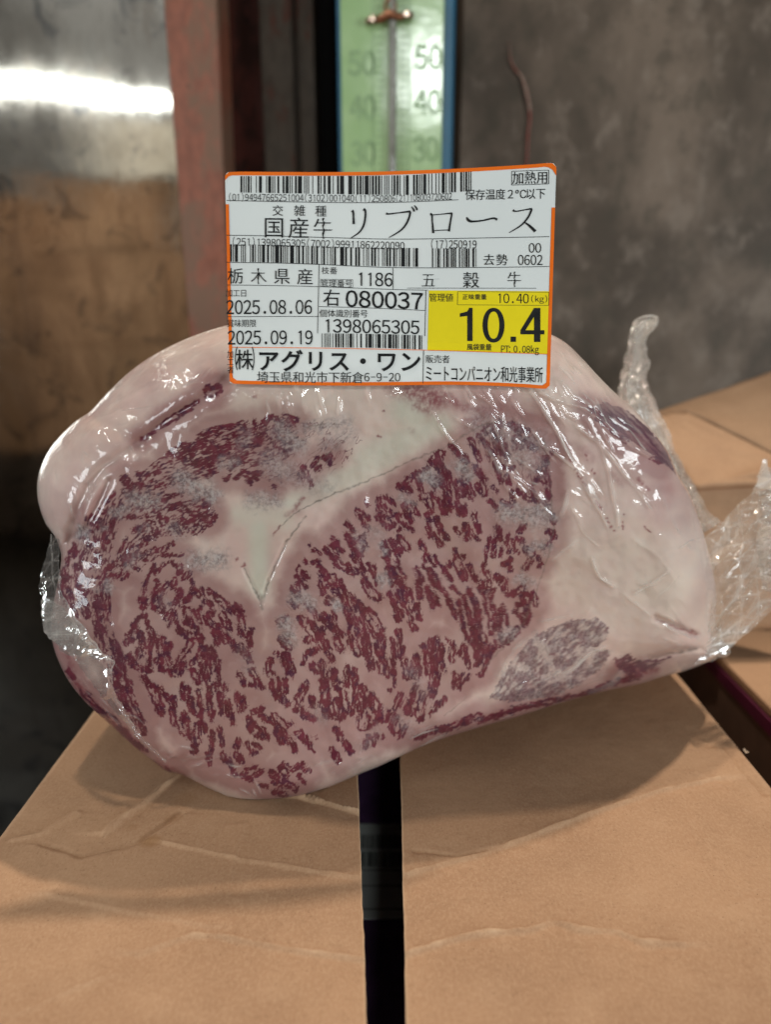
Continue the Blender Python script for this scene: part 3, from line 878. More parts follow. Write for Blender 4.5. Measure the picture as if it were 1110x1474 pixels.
# ---- strokes of lean meat: x1 y1 x2 y2 halfwidth, in units of the cut face
LEAN = """
608 680 616 672 3|602 690 606 705 4|622 664 634 652 6|630 665 644 690 8|625 690 635 715 7|608 715 630 712 6|640 690 645 730 8|618 720 622 735 5|635 720 640 737 6
650 643 672 663 5|677 632 690 662 4|684 672 695 690 5|694 690 697 710 5|686 700 692 708 4|655 695 660 715 4|664 690 668 712 4|672 695 680 715 5|658 725 660 740 4|668 728 668 742 4
712 665 722 695 3|720 672 738 675 3|730 685 733 695 4|710 700 715 706 3|786 660 780 690 5|775 680 783 692 5|790 685 793 715 2|787 705 790 720 3|776 688 772 692 4|796 650 790 660 3
706 722 716 733 4|722 722 735 728 4|737 708 740 725 3|745 708 755 712 4|755 715 775 722 4|765 705 770 715 3|780 722 790 728 3|793 740 797 750 4
700 620 720 610 6|715 630 720 650 7|745 632 748 640 7|758 635 768 645 6|735 612 758 622 5|725 640 730 660 5|700 640 712 655 4|690 628 700 640 4
590 690 600 680 4|575 700 590 706 5|583 697 588 690 4|553 717 565 720 3|545 718 547 738 4|555 716 568 725 3|552 730 560 735 4|527 723 531 728 2|515 735 530 745 4|520 740 523 755 3|545 745 565 755 5|560 745 575 740 3|582 728 592 750 5|595 725 600 740 4|500 753 505 758 3|570 743 574 746 3
498 755 510 765 3|515 741 530 760 3|545 745 560 760 4|575 750 595 765 3|500 770 508 780 5|480 775 488 790 4|478 785 492 792 4|487 800 483 780 3|500 775 515 800 4|505 800 520 812 3|520 775 525 785 5|512 790 525 825 3|525 770 520 800 3
452 792 460 795 3|467 790 478 800 4|478 800 490 812 5|485 812 510 825 5|500 815 512 823 5|520 820 535 850 3|530 812 540 830 3|537 815 542 840 3|555 785 565 805 8|560 800 570 812 6|555 803 565 812 5|565 780 575 795 6|575 775 585 788 6|555 745 560 755 4|572 765 576 760 3
439 807 440 808 3|445 784 446 786 2|430 815 428 822 2|448 810 458 808 3|460 815 470 830 4|462 820 462 830 3|466 828 470 833 4|427 830 440 845 3|428 840 430 848 4|437 825 441 832 4|421 848 430 858 4|418 866 425 872 4
478 830 488 845 5|490 835 497 850 3|461 840 465 855 4|470 845 475 840 3|480 850 492 860 4|467 865 475 870 3|472 860 478 862 3|497 850 510 880 4|500 855 520 870 4|495 870 505 895 5|465 885 475 893 5|470 895 478 905 5|480 880 482 900 3|480 900 490 915 6|450 880 460 890 4|440 870 450 880 3
515 870 525 885 5|523 880 530 890 6|520 890 530 910 4|512 890 515 915 4|532 878 548 905 5|535 895 550 920 6|525 905 530 930 5|545 900 553 935 3|505 900 500 912 3|432 890 445 900 5|440 895 455 910 8|445 905 460 920 7|440 922 455 915 5|455 918 465 930 5|403 895 410 890 5|405 920 415 930 6|485 920 490 935 5|505 920 515 940 6
560 817 575 840 5|565 830 582 850 4|525 838 535 855 6|530 850 545 860 6|561 822 565 842 4|572 820 580 830 5|578 835 582 850 3|575 855 585 870 7|560 855 568 870 4|570 870 572 893 4|578 880 576 890 4|588 850 592 875 5|580 865 590 880 4|590 880 593 905 3|593 900 598 905 5|600 870 604 890 4
615 740 618 750 4|628 747 634 760 5|617 760 620 770 4|625 770 635 785 4|635 765 645 775 4|606 780 610 790 4|655 760 660 768 3|670 757 674 775 5|678 765 688 777 3|682 742 690 765 4|684 748 688 755 4
610 790 625 815 2.5|612 795 610 815 2.5|625 800 640 825 2|612 818 640 850 3|620 820 625 840 5|627 830 634 850 4|600 820 608 835 4|602 838 605 860 5|615 845 623 875 4|625 855 630 870 4|640 820 650 835 4|645 815 648 810 4|655 792 660 805 4|668 800 665 805 3|658 808 668 830 7|675 815 685 835 4|680 825 690 845 2
640 850 650 870 3|650 845 662 855 2.5|645 865 658 890 3|660 865 668 905 3.5|668 905 676 925 3|668 860 678 895 3.5|675 850 685 870 5|685 875 685 935 4|678 895 682 930 4|690 880 690 930 4|695 915 700 930 5|692 840 698 855 6|695 850 710 880 6|702 870 712 905 5|705 895 708 912 4|718 880 720 920 4|715 925 710 935 4|725 870 722 895 2.5|728 880 731 900 2.5|705 860 710 850 4
716 760 720 775 4|705 775 700 800 3|712 775 710 800 4|700 800 698 812 2.5|696 815 697 822 3|702 825 705 842 4|715 830 725 838 6|722 840 730 855 4|725 812 735 805 4|730 808 735 820 4|720 800 722 790 3|728 780 735 795 3|738 778 740 795 2.5|733 770 730 780 3|748 765 755 755 4|745 775 752 780 4|745 792 748 795 2.5|757 790 765 798 5|755 818 765 805 4|775 802 778 808 3|775 815 780 812 3|790 765 797 770 5|793 745 798 750 4
738 855 748 850 5|752 845 754 870 5|745 870 742 880 4|760 855 765 865 4|757 870 760 890 5|748 885 755 895 4|768 855 772 870 4|763 885 755 900 4|745 910 735 915 4|730 925 745 905 4|720 930 728 925 3|780 790 800 775 2
525 920 535 960 6|540 905 550 930 6|545 930 553 965 7|550 950 558 970 5|520 935 525 942 4|565 920 568 945 3|575 908 575 945 3.5|570 910 573 908 3|565 950 567 970 4|580 930 580 950 3|566 970 568 988 2|561 993 562 994 2.5
582 950 585 975 4|592 955 592 972 4|600 945 602 970 5|588 970 585 975 4|597 970 600 975 4|610 930 616 950 5|620 922 625 945 5|628 920 632 945 5|636 930 636 955 4|612 955 615 970 3|625 945 622 1000 6|632 950 628 985 5|638 955 640 965 3|642 918 645 922 2|652 930 650 950 4|650 925 654 935 3
665 930 662 942 3|668 930 675 960 4|660 940 664 935 3|655 970 652 988 3|665 970 660 990 3|675 970 672 978 2.5|660 988 668 980 3|685 905 688 955 5|695 920 700 945 5|700 935 693 950 4|708 930 700 955 4|702 955 692 972 2.5|690 970 694 970 3.5
530 1000 526 1015 4|520 990 530 1010 7|535 1005 545 1020 7|540 1015 548 1035 6|525 1030 530 1045 6|545 1030 540 1040 4|575 1000 568 1020 4|578 1000 575 1015 3|560 1025 558 1038 3.5|568 1030 572 1050 6|562 1045 566 1055 4|590 1010 585 1025 5|598 988 592 1010 4|590 1020 592 1028 3|608 1000 605 1030 6|600 1025 605 1035 5
585 1045 575 1060 3|640 1005 632 1015 4|630 1010 625 1022 2.5|622 1022 618 1028 2|530 1060 525 1075 4|540 1058 538 1070 4|550 1058 552 1062 2|345 905 350 915 4|355 910 360 925 4|345 930 348 940 4|352 940 358 950 5|360 910 362 930 2.5
390 950 385 965 5|398 940 405 945 3|410 945 418 965 8|418 960 420 972 4|390 970 400 985 6|395 985 400 1000 8|410 980 412 995 4|402 1000 412 1012 6|345 970 352 985 4|362 965 368 975 5|370 980 378 990 4|360 985 368 988 3|445 940 455 935 5|440 945 437 955 3|450 958 458 965 6|462 955 470 980 5|466 980 470 1010 7|440 985 430 1005 6|435 1000 425 1022 4|448 1005 450 1015 5|465 1010 472 1030 6|442 1030 452 1035 5|435 1020 437 1032 3
467 925 475 945 5|475 935 478 950 4|450 905 458 918 7|465 905 460 915 5|480 965 485 990 5|490 985 495 1005 6|485 1010 490 1030 7|480 1030 490 1035 4|500 960 500 985 5|510 965 512 990 5|512 990 512 1015 5|495 1010 505 1025 7|518 990 528 1005 7|520 1015 522 1045 7|530 1000 540 1020 7|484 1050 490 1062 5|478 1078 482 1090 4|485 1085 488 1095 4|498 1070 505 1082 5
347 1005 352 1015 5|345 1015 345 1022 3|365 1025 378 1020 4|375 1030 395 1040 4|358 1035 362 1050 5|365 1040 385 1060 3|380 1050 378 1058 3|395 1030 410 1045 6|400 1050 405 1065 7|370 1058 385 1062 4|415 1045 420 1040 3|410 1055 416 1070 3|430 1055 440 1065 6|438 1065 448 1075 4|445 1075 452 1082 2|418 1065 425 1080 4|455 1060 456 1062 2
265 1030 268 1050 6|275 1005 278 1025 4|285 1045 280 1080 6|290 1040 295 1050 5|300 1000 305 1030 4|305 1055 305 1080 4|316 1050 320 1070 4|325 1010 328 1030 3|318 1000 318 1025 4|330 1020 335 1040 4|342 1000 348 1020 5|300 1085 302 1100 4|320 1085 325 1095 4|330 1095 338 1115 4|340 1085 348 1095 5|345 1065 340 1075 4|355 1070 365 1085 3|365 1070 375 1075 3|360 1083 372 1083 2|350 1115 360 1122 5|355 1108 370 1102 2.5|368 1115 375 1110 4
390 1112 398 1118 5|405 1105 412 1115 5|408 1100 420 1107 4|425 1105 435 1100 4|395 1125 405 1130 4|410 1125 425 1135 5|430 1115 437 1125 3|435 1105 447 1110 2.5|385 1132 375 1130 3|395 1140 410 1143 4
200 862 210 870 3|210 860 205 875 3|222 875 235 880 4|230 865 240 890 3|190 900 205 885 3|210 885 213 900 2.5|185 915 195 900 4|182 925 190 920 5|200 910 208 930 5|205 925 200 940 5|186 945 192 955 6|195 960 215 965 4|200 945 205 938 4|215 905 222 920 5|218 915 215 960 3.5|228 920 232 955 4|235 920 240 940 4|225 950 235 965 4|240 945 248 965 4|245 925 243 935 3|243 965 248 973 3
270 915 285 915 6|275 925 262 945 5|290 920 290 940 4|260 945 252 965 4|265 955 258 970 4|285 945 275 955 4|295 935 300 955 6|305 935 312 955 5|313 950 315 985 3.5|290 955 295 975 4|300 960 300 975 4|277 965 285 980 5|285 970 290 965 3|300 980 302 1000 4|310 985 318 1010 3.5
207 975 222 990 5|215 985 225 1010 5|225 1000 232 1025 6|228 990 240 1005 4|240 1000 242 1006 3|248 1005 250 1040 5|262 985 265 1005 4|270 990 275 1020 4|285 995 288 1015 4|280 1025 285 1030 4|290 1020 290 1035 3|300 1010 303 1035 3|322 985 325 992 3|328 1010 335 1040 4|258 1040 265 1055 5|265 1050 275 1060 5
165 930 175 955 7|170 955 175 985 8|185 980 188 995 4|170 985 180 1005 8|180 1010 185 1020 4|195 1015 205 1040 4|200 1035 208 1055 4|245 885 243 900 3|250 878 255 900 3|270 880 270 895 7|285 885 288 895 4|275 900 285 905 4|257 905 262 910 5|280 880 290 875 3
222 825 235 812 3|245 810 255 815 3|235 800 262 798 2.5|225 835 230 845 3|232 855 240 840 4|248 845 252 835 4|258 825 260 815 4|265 832 272 825 4|275 835 278 845 3|225 850 228 860 5|220 870 222 855 4|245 870 255 865 4|258 850 262 870 5|265 870 275 855 4|278 848 285 855 5|290 848 292 855 3|240 890 250 880 4|222 812 210 838 2.5|210 838 203 868 2.5|203 868 208 876 3
295 865 305 870 4|300 850 310 855 3|312 860 325 870 5|320 870 335 880 5|305 880 298 890 5|300 895 305 900 5|320 885 325 900 5|330 895 330 905 4|310 910 325 920 7|315 900 312 925 5|335 875 345 880 4|340 870 350 880 3|347 885 350 905 5|350 905 358 920 4|355 915 362 930 3|345 900 347 912 4|335 925 340 935 5|345 930 350 938 5|358 930 360 945 3|362 905 363 912 3
300 620 320 615 4|320 615 350 610 3|288 630 300 625 5|285 640 295 635 5|300 640 308 650 5|312 620 310 625 3|305 650 320 645 5|315 650 325 642 4|366 607 368 617 3|380 608 388 602 5|375 615 382 608 4|388 600 398 600 2.5|366 635 380 625 4|372 640 375 632 4|340 645 350 640 3|350 645 370 638 3|335 628 343 625 3|410 600 425 605 5|418 610 425 605 5|398 620 400 630 4|400 632 405 635 3
295 648 320 645 6|290 655 310 660 5|278 650 285 640 5|280 660 290 655 5|275 655 278 665 4|300 655 325 652 5|320 648 330 645 4|265 665 275 668 4|285 667 295 665 5|290 672 305 668 4|330 660 345 655 3|345 660 355 652 3|250 650 270 645 6|255 655 265 660 5|242 655 250 648 4|260 640 272 640 4
330 675 350 665 3|340 670 345 665 3|362 668 370 667 3|325 690 330 685 3|340 688 345 683 3|350 680 360 685 5|365 683 375 680 4|358 692 362 695 3|370 690 365 685 3|410 650 420 645 3|393 700 396 702 2.5|437 675 442 685 5|430 683 433 688 3|445 690 448 698 3|450 670 458 660 3|455 675 460 672 3|468 660 475 655 4|475 660 475 668 2.5
240 700 250 695 3|242 715 262 710 3|245 730 260 728 5|275 725 285 720 4|290 735 300 725 5|270 735 275 740 3|280 740 290 745 5|295 735 303 742 4|255 755 265 750 5|270 752 280 748 3|290 750 295 745 4|300 755 310 745 4|300 565 312 560 7|295 560 300 572 4
200 683 215 682 4|222 682 228 680 4|180 690 188 700 7|190 700 205 695 3|178 708 185 705 4|160 716 165 712 3|150 725 155 720 3|145 735 152 738 5|135 745 142 750 5|125 745 135 745 3|160 765 165 745 4|155 755 150 775 5|155 780 152 775 4|165 750 168 745 3|185 745 192 743 4|130 770 132 780 7|125 770 130 765 3|130 775 128 785 4
195 762 200 760 4|205 760 215 752 4|220 755 225 770 5|232 750 240 748 4|210 775 215 775 5|225 770 230 768 3|250 755 258 765 4|235 720 240 715 3|245 730 258 725 3|225 700 235 695 2.5|107 785 108 800 4|100 795 100 800 3|120 795 118 805 3|118 800 115 810 3|147 785 148 790 2.5|155 770 150 780 3|135 808 145 800 3|145 812 150 805 3|130 817 135 810 3
175 808 185 802 8|155 820 160 815 5|165 812 170 810 4|192 798 198 793 3|195 805 205 798 3|210 795 215 795 3|205 805 212 808 2.5|190 815 200 820 3|168 832 175 822 3|175 833 185 828 2.5|225 790 228 795 3|240 788 248 783 3
98 805 90 830 3|95 830 87 845 5|98 845 103 860 4|88 852 98 866 3|112 815 115 830 6|112 830 115 850 5|125 835 122 855 4|115 855 122 875 7|138 870 140 880 5|145 840 150 850 4|150 850 148 865 5|140 860 145 875 5|155 860 155 880 4
102 870 110 885 3|118 865 125 885 6|142 890 140 905 5|145 905 155 930 7|165 925 175 950 6|175 950 175 970 7|140 870 143 865 5|155 862 153 870 4|85 925 90 930 2|98 965 105 975 4|125 1000 135 1015 4|140 1020 150 1030 5|155 1030 170 1045 6|170 1045 185 1060 5|190 1065 200 1075 4|205 1075 210 1080 3|222 1100 230 1105 4|240 1108 250 1115 4
300 560 308 566 7|262 594 272 588 5|240 608 254 600 5|228 616 236 612 3|278 582 284 578 3|205 632 222 622 2
600 1062 640 1046 4|640 1050 690 1030 5|690 1038 740 1022 4|740 1020 800 1008 4|800 1008 860 994 3|860 990 920 972 4
850 590 862 598 4|862 602 876 612 5|878 612 894 628 5|894 628 902 634 4|866 592 880 600 4|940 660 950 664 4"""
lean_s = np.array([[float(v) for v in s.split()] for ln in LEAN.strip().split("\n") for s in ln.split("|") if s.strip()])

# soft spots: x1 y1 x2 y2 halfwidth strength
FROST = [(262, 690, 280, 705, 15, 1), (290, 705, 305, 712, 14, 1), (365, 720, 395, 722, 13, .8), (405, 620, 430, 640, 16, .8),
         (440, 615, 500, 608, 10, .7), (470, 640, 500, 625, 14, .5), (350, 640, 356, 626, 10, .5), (390, 665, 410, 680, 20, .6),
         (190, 718, 222, 722, 12, .9), (165, 738, 178, 732, 9, .8), (115, 762, 120, 770, 8, 1), (145, 762, 148, 758, 6, .7),
         (280, 808, 318, 805, 14, .95), (155, 842, 158, 850, 6, .8), (140, 850, 142, 850, 5, .5), (428, 862, 446, 868, 14, .8),
         (410, 895, 418, 918, 11, .95), (530, 765, 545, 765, 10, .5), (662, 670, 672, 680, 12, .95), (614, 685, 624, 692, 11, .95),
         (725, 740, 785, 738, 14, .9), (770, 752, 795, 745, 12, .7), (765, 788, 785, 785, 10, .8), (750, 832, 762, 838, 9, .85),
         (722, 916, 735, 912, 8, .8), (548, 785, 552, 792, 5, .9), (482, 868, 486, 876, 6, 1), (552, 832, 555, 838, 8, .8),
         (690, 610, 770, 640, 22, .55), (740, 655, 775, 670, 16, .5), (350, 940, 356, 960, 10, .3), (515, 770, 522, 790, 8, .5),
         (580, 718, 590, 722, 8, .6), (590, 960, 610, 1000, 8, .35), (575, 1035, 590, 1050, 10, .35), (320, 670, 335, 665, 10, .6),
         (185, 812, 195, 800, 8, .5), (250, 760, 255, 770, 10, .5), (205, 760, 215, 762, 6, .4), (235, 862, 240, 870, 8, .35),
         (455, 1025, 465, 1035, 8, .4), (430, 690, 470, 700, 14, .45), (520, 1075, 545, 1050, 8, .3)]
WHITE = [(372, 760, 374, 840, 16, 1), (345, 742, 405, 745, 18, .6), (420, 722, 520, 682, 15, .75), (530, 660, 630, 612, 24, .9),
         (585, 590, 600, 600, 26, 1), (480, 690, 560, 660, 14, .8), (860, 800, 960, 830, 75, .35), (350, 585, 500, 575, 30, .25), (374, 840, 376, 856, 7, 1)]
PINK = [(80, 720, 150, 610, 50, .30), (150, 610, 300, 530, 50, .30), (690, 575, 790, 610, 26, .85), (785, 620, 800, 700, 20, .7), (840, 600, 900, 650, 24, .5), (900, 640, 975, 740, 34, .75),
        (770, 590, 810, 640, 26, .75), (950, 700, 975, 760, 22, .45), (80, 900, 100, 960, 20, .85), (105, 985, 215, 1080, 18, .85),
        (230, 1095, 420, 1140, 18, .7), (160, 880, 170, 960, 8, .7), (185, 960, 220, 1040, 10, .3), (430, 735, 445, 705, 8, .6),
        (630, 575, 690, 585, 14, .7), (1000, 870, 1022, 835, 14, .45), (945, 890, 1003, 914, 7, .5), (890, 965, 960, 958, 22, .5),
        (600, 1060, 900, 990, 12, .5), (840, 700, 880, 690, 20, .3), (180, 830, 215, 845, 10, .3), (380, 790, 400, 850, 12, .3)]
RED = [(90, 920, 104, 965, 5, .5), (110, 985, 150, 1030, 6, .75), (150, 1030, 205, 1078, 7, .8), (225, 1098, 262, 1116, 5, .6), (590, 560, 625, 575, 17, .8), (565, 558, 590, 570, 12, .5), (600, 585, 618, 590, 8, .6), (640, 568, 668, 588, 6, .6), (660, 584, 695, 590, 5, .5),
       (668, 606, 690, 602, 4, .5), (628, 600, 635, 612, 3, .5), (695, 600, 720, 588, 3, .35), (905, 968, 945, 964, 5, .9), (890, 955, 925, 965, 9, .6),
       (422, 736, 436, 716, 3, .7), (412, 742, 420, 736, 3, .4), (945, 892, 1000, 912, 1.4, .9), (996, 908, 1002, 912, 3, .8), (835, 572, 850, 592, 9, .35),
       (880, 682, 894, 696, 6, .35), (840, 650, 850, 660, 8, .3), (920, 640, 925, 644, 3, .6), (919, 690, 924, 695, 3, .8), (930, 700, 934, 704, 2, .6),
       (928, 758, 936, 766, 1.6, .9), (393, 770, 403, 757, 1.5, .8), (340, 806, 343, 804, 2, .8), (348, 815, 353, 812, 2.2, .8), (365, 571, 368, 571, 2, .9), (544, 628, 548, 629, 2, .8),
       (552, 592, 553, 593, 1.4, .8), (590, 618, 594, 622, 4, .2)]
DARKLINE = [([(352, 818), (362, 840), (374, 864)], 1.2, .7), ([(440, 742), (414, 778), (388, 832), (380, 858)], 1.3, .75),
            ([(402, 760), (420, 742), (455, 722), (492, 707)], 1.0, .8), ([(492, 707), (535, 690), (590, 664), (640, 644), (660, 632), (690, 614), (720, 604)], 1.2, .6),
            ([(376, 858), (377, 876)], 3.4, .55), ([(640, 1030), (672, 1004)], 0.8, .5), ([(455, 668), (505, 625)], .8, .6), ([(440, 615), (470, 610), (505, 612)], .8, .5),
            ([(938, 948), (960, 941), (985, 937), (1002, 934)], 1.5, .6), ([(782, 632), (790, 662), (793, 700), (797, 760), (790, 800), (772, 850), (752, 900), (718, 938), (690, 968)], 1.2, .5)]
MUSCLE = [  # where flecks may appear between the strokes
    [(545, 700), (620, 655), (690, 615), (745, 608), (785, 640), (797, 700), (797, 780), (775, 850), (750, 905), (700, 955), (640, 1010), (590, 1040), (520, 1085),
     (470, 1060), (430, 1085), (330, 1120), (250, 1050), (205, 985), (178, 935), (200, 870), (225, 820), (260, 800), (300, 850), (345, 880), (372, 960), (400, 900),
     (420, 850), (445, 790), (490, 755)],
    [(180, 690), (240, 655), (290, 625), (340, 608), (430, 600), (500, 608), (520, 630), (490, 680), (440, 720), (400, 720), (330, 690), (310, 750), (260, 775), (180, 830), (165, 850),
     (160, 900), (185, 980), (210, 1050), (175, 1000), (130, 900), (85, 860), (95, 800), (130, 750)],
    [(360, 1120), (450, 1095), (440, 1130), (390, 1145)],
]
CAP = [[(196, 682), (246, 650), (300, 622), (350, 606), (425, 600), (430, 630), (395, 668), (330, 668), (300, 690), (240, 700), (205, 712)],
       [(150, 722), (200, 690), (235, 700), (245, 725), (300, 715), (314, 745), (285, 772), (238, 772), (200, 790), (165, 800), (180, 770), (215, 748), (180, 745), (150, 770), (128, 800), (120, 840), (122, 880), (98, 880), (86, 860), (94, 806), (120, 756)],
       [(132, 800), (150, 770), (170, 760), (160, 800), (160, 835), (158, 880), (168, 930), (190, 985), (205, 1040), (196, 1050), (160, 985), (136, 920), (128, 860)],
       [(150, 822), (200, 796), (255, 778), (240, 795), (190, 825), (160, 838)],
       [(100, 968), (130, 1010), (165, 1042), (200, 1072), (206, 1080), (190, 1072), (150, 1038), (115, 1002)]]
GRAIN = [(450, 800, 50), (500, 860, 58), (560, 800, 60), (620, 700, 65), (640, 830, 68), (690, 880, 78), (740, 780, 110), (760, 880, 100), (560, 940, 80), (630, 960, 95),
         (690, 940, 105), (590, 1020, 118), (500, 1010, 88), (420, 990, 95), (400, 1050, 60), (460, 930, 75), (230, 850, 130), (210, 930, 100), (290, 950, 108), (250, 1020, 70),
         (310, 1040, 85), (320, 880, 50), (350, 930, 75), (300, 640, 155), (400, 640, 150), (450, 690, 125), (220, 740, 150), (150, 770, 115), (110, 840, 95), (160, 930, 70),
         (190, 1020, 60), (150, 1030, 42), (330, 680, 165), (390, 1120, 150), (700, 1030, 160), (850, 1000, 165), (820, 930, 145), (900, 640, 42)]


def inside(x, y, poly):
    r = np.zeros(x.shape, bool)
    n = len(poly)
    for i in range(n):
        x1, y1 = poly[i]; x2, y2 = poly[(i + 1) % n]
        c = ((y1 > y) != (y2 > y)) & (x < (x2 - x1) * (y - y1) / (y2 - y1 + 1e-9) + x1)
        r ^= c
    return r


def soft(x, y, spots):
    out = np.zeros_like(x)
    for x1, y1, x2, y2, w, s in spots:
        m = (x > min(x1, x2) - 3 * w) & (x < max(x1, x2) + 3 * w) & (y > min(y1, y2) - 3 * w) & (y < max(y1, y2) + 3 * w)
        d = seg_dist(x[m], y[m], x1, y1, x2, y2) / w
        out[m] = np.maximum(out[m], s * np.exp(-(d * 0.95) ** 2.6))
    return out


def capsules(x, y, arr):
    """signed field, positive inside"""
    out = np.full(x.shape, -30.0, np.float32)
    order = np.argsort(y)
    ys = y[order]
    for x1, y1, x2, y2, w in arr:
        a, b = np.searchsorted(ys, [min(y1, y2) - 38, max(y1, y2) + 38])
        idx = order[a:b]
        idx = idx[(x[idx] > min(x1, x2) - 38) & (x[idx] < max(x1, x2) + 38)]
        out[idx] = np.maximum(out[idx], w - seg_dist(x[idx], y[idx], x1, y1, x2, y2))
    return out


def grained(x, y, ang, fa, fc, seed):
    """noise stretched along a slowly turning grain direction"""
    acc = 0; wsum = 0
    for k in range(8):
        a0 = k * 22.5
        d = np.abs((ang - a0 + 90) % 180 - 90)
        w = np.clip(1 - d / 22.5, 0, 1)
        if not w.any(): continue
        c, s = math.cos(math.radians(a0)), math.sin(math.radians(a0))
        u = x * c + y * s; v = -x * s + y * c
        acc = acc + w * perlin(u * fa + 13.7 * k, v * fc + 7.1 * k, seed + k)
        wsum = wsum + w * w
    return acc / np.sqrt(wsum + 1e-6)


def paint_meat(x, y):
    x = x.astype(np.float32); y = y.astype(np.float32)
    num = den = 0
    for gx, gy, ga in GRAIN:
        w = 1 / ((x - gx) ** 2 + (y - gy) ** 2 + 600.0) ** 1.5
        num = num + w * np.exp(2j * math.radians(ga)); den = den + w
    ang = np.degrees(np.angle(num)) / 2 % 180
    wx = x + 2.6 * perlin(x / 9, y / 9, 60) + 1.2 * perlin(x / 4, y / 4, 61)
    wy = y + 2.6 * perlin(x / 9, y / 9, 62) + 1.2 * perlin(x / 4, y / 4, 63)
    Sd = capsules(wx, wy, lean_s)
    mus = np.zeros(x.shape, bool)
    for p in MUSCLE: mus |= inside(x, y, p)
    wx2 = x + 1.6 * perlin(x / 5, y / 5, 64); wy2 = y + 1.6 * perlin(x / 5, y / 5, 65)
    n1 = grained(wx2, wy2, ang, 1 / 9.5, 1 / 3.1, 70)
    n2 = grained(wx2, wy2, ang, 1 / 22., 1 / 6.0, 90)
    n4 = grained(wx, wy, ang, 1 / 34., 1 / 11.0, 220)
    n3 = perlin(x / 2.4, y / 2.4, 110)
    f = np.clip(Sd + 0.55, -5, 2.0) / 2.7 + 1.2 * n1 + 0.45 * n3 + 0.08
    # the cap muscle and the lobes are filled with finer flecks between the traced bundles
    bandA = np.zeros(x.shape, bool)
    for pl_ in CAP: bandA |= inside(wx, wy, pl_)
    fA = 1.55 * n1 + 0.6 * n3 - 0.08 + 0.8 * perlin(x / 24, y / 15, 260)
    f = np.where(bandA, np.maximum(f, fA), f)
    fB = -0.5 + 1.2 * n1 + 0.6 * n3 - 0.40 + 0.6 * perlin(x / 18, y / 18, 261)
    f = np.where(mus & (Sd > -3.5), np.maximum(f, fB), f)
    # pale cores and branching threads of fat inside the bundles
    f = f - 1.3 * np.clip(Sd - 1.4, 0, 3) / 3 * sstep(0.02, 0.30, n4)
    thread = sstep(0.070, 0.01, np.abs(n2 + 0.16 * n3))
    f = f - 0.75 * thread * (Sd > -1.5)
    lean = sstep(-0.40, 0.36, f)
    # single fibres strung around the bundles
    net = sstep(0.060, 0.012, np.abs(n2 - 0.10 + 0.12 * n3)) * sstep(-0.12, 0.16, n4 + 0.6 * perlin(x / 16, y / 16, 230))
    lean = np.maximum(lean, 0.85 * net * sstep(-5.5, -1.5, Sd) * mus)
    qa = inside(x + 6 * n3, y + 6 * n1, [(325, 622), (430, 604), (505, 610), (522, 634), (492, 672), (452, 702), (395, 694), (335, 692), (318, 655)])
    neta = sstep(0.085, 0.015, np.abs(n2 + 0.10 * n3)) * sstep(-0.25, 0.15, n4 + 0.8 * perlin(x / 20, y / 20, 231))
    lean = np.maximum(lean, np.where(qa, 0.85 * neta, 0))
    qb = inside(x + 6 * n3, y + 6 * n1, [(690, 612), (745, 606), (785, 640), (794, 700), (760, 712), (712, 690), (688, 640)])
    netb = sstep(0.14, 0.03, np.abs(n2 + 0.10 * n3)) * sstep(-0.3, 0.15, n4 + 0.8 * perlin(x / 20, y / 20, 232))
    lean = np.maximum(lean, np.where(qb, 0.75 * netb, 0))
    # small frosted muscle on the right
    pr = [(704, 1006), (722, 972), (742, 945), (770, 914), (820, 893), (858, 889), (876, 902), (872, 922), (850, 934), (882, 936), (868, 958), (838, 984), (790, 1004), (740, 1010)]
    q = inside(x + 4 * n3, y + 5 * n1, pr)
    f2 = 0.30 + 1.5 * grained(wx, wy, ang, 1 / 14., 1 / 4.5, 120) + 0.9 * perlin(x / 22, y / 22, 130)
    seam = poly_dist(x, y, [(770, 915), (792, 955), (806, 975)]); seam2 = poly_dist(x, y, [(806, 975), (850, 940), (884, 925)])
    f2 = f2 - 1.6 * np.exp(-(seam2 / 4) ** 2) - 0.8 * np.exp(-(seam / 5) ** 2)
    lean2 = np.where(q, sstep(-0.3, 0.5, f2) * 0.85, 0)
    q3 = inside(x + 5 * n3, y + 6 * n1, [(884, 948), (905, 940), (912, 950), (945, 950), (968, 944), (940, 962), (905, 972), (888, 962)])
    lean3 = np.where(q3, sstep(-0.5, 0.4, n1 * 1.5 + 0.4), 0)
    # purple side on the upper right, streaked along the edge
    ps = [(858, 584), (872, 578), (905, 592), (935, 618), (958, 645), (974, 684), (960, 672), (938, 654), (905, 632), (880, 612), (864, 600)]
    q4 = inside(x + 3 * n3, y + 3 * n1, ps)
    st = grained(wx, wy, ang * 0 + 42, 1 / 60., 1 / 5., 140)
    lean4 = np.where(q4, np.clip(0.80 + 0.9 * st, 0, 1), 0)
    lean = np.maximum.reduce([lean, lean2, lean3, lean4])
    purple = np.clip(np.where(q4, 0.75, 0) + np.where(q3, 0.6, 0) + 0.5 * soft(x, y, [(900, 600, 960, 650, 20, 1), (120, 870, 165, 930, 30, .6), (150, 1030, 200, 1075, 14, .8)]), 0, 1)
    brk = 0.55 + 0.9 * fbm(x / 7, y / 7, 150, 3)
    purple = np.clip(np.maximum(purple, 0.9 * sstep(0.05, 0.38, perlin(x / 13, y / 13, 240) + 0.4 * perlin(x / 5, y / 5, 241))), 0, 1)
    frost = soft(x + 9 * perlin(x / 12, y / 12, 250) + 5 * n3, y + 9 * perlin(x / 12, y / 12, 251) + 5 * n1, FROST) * np.clip(brk + 0.35, 0, 1)
    frost = np.maximum(frost, np.where(q, 0.48 + 0.35 * fbm(x / 14, y / 14, 160, 2), 0))
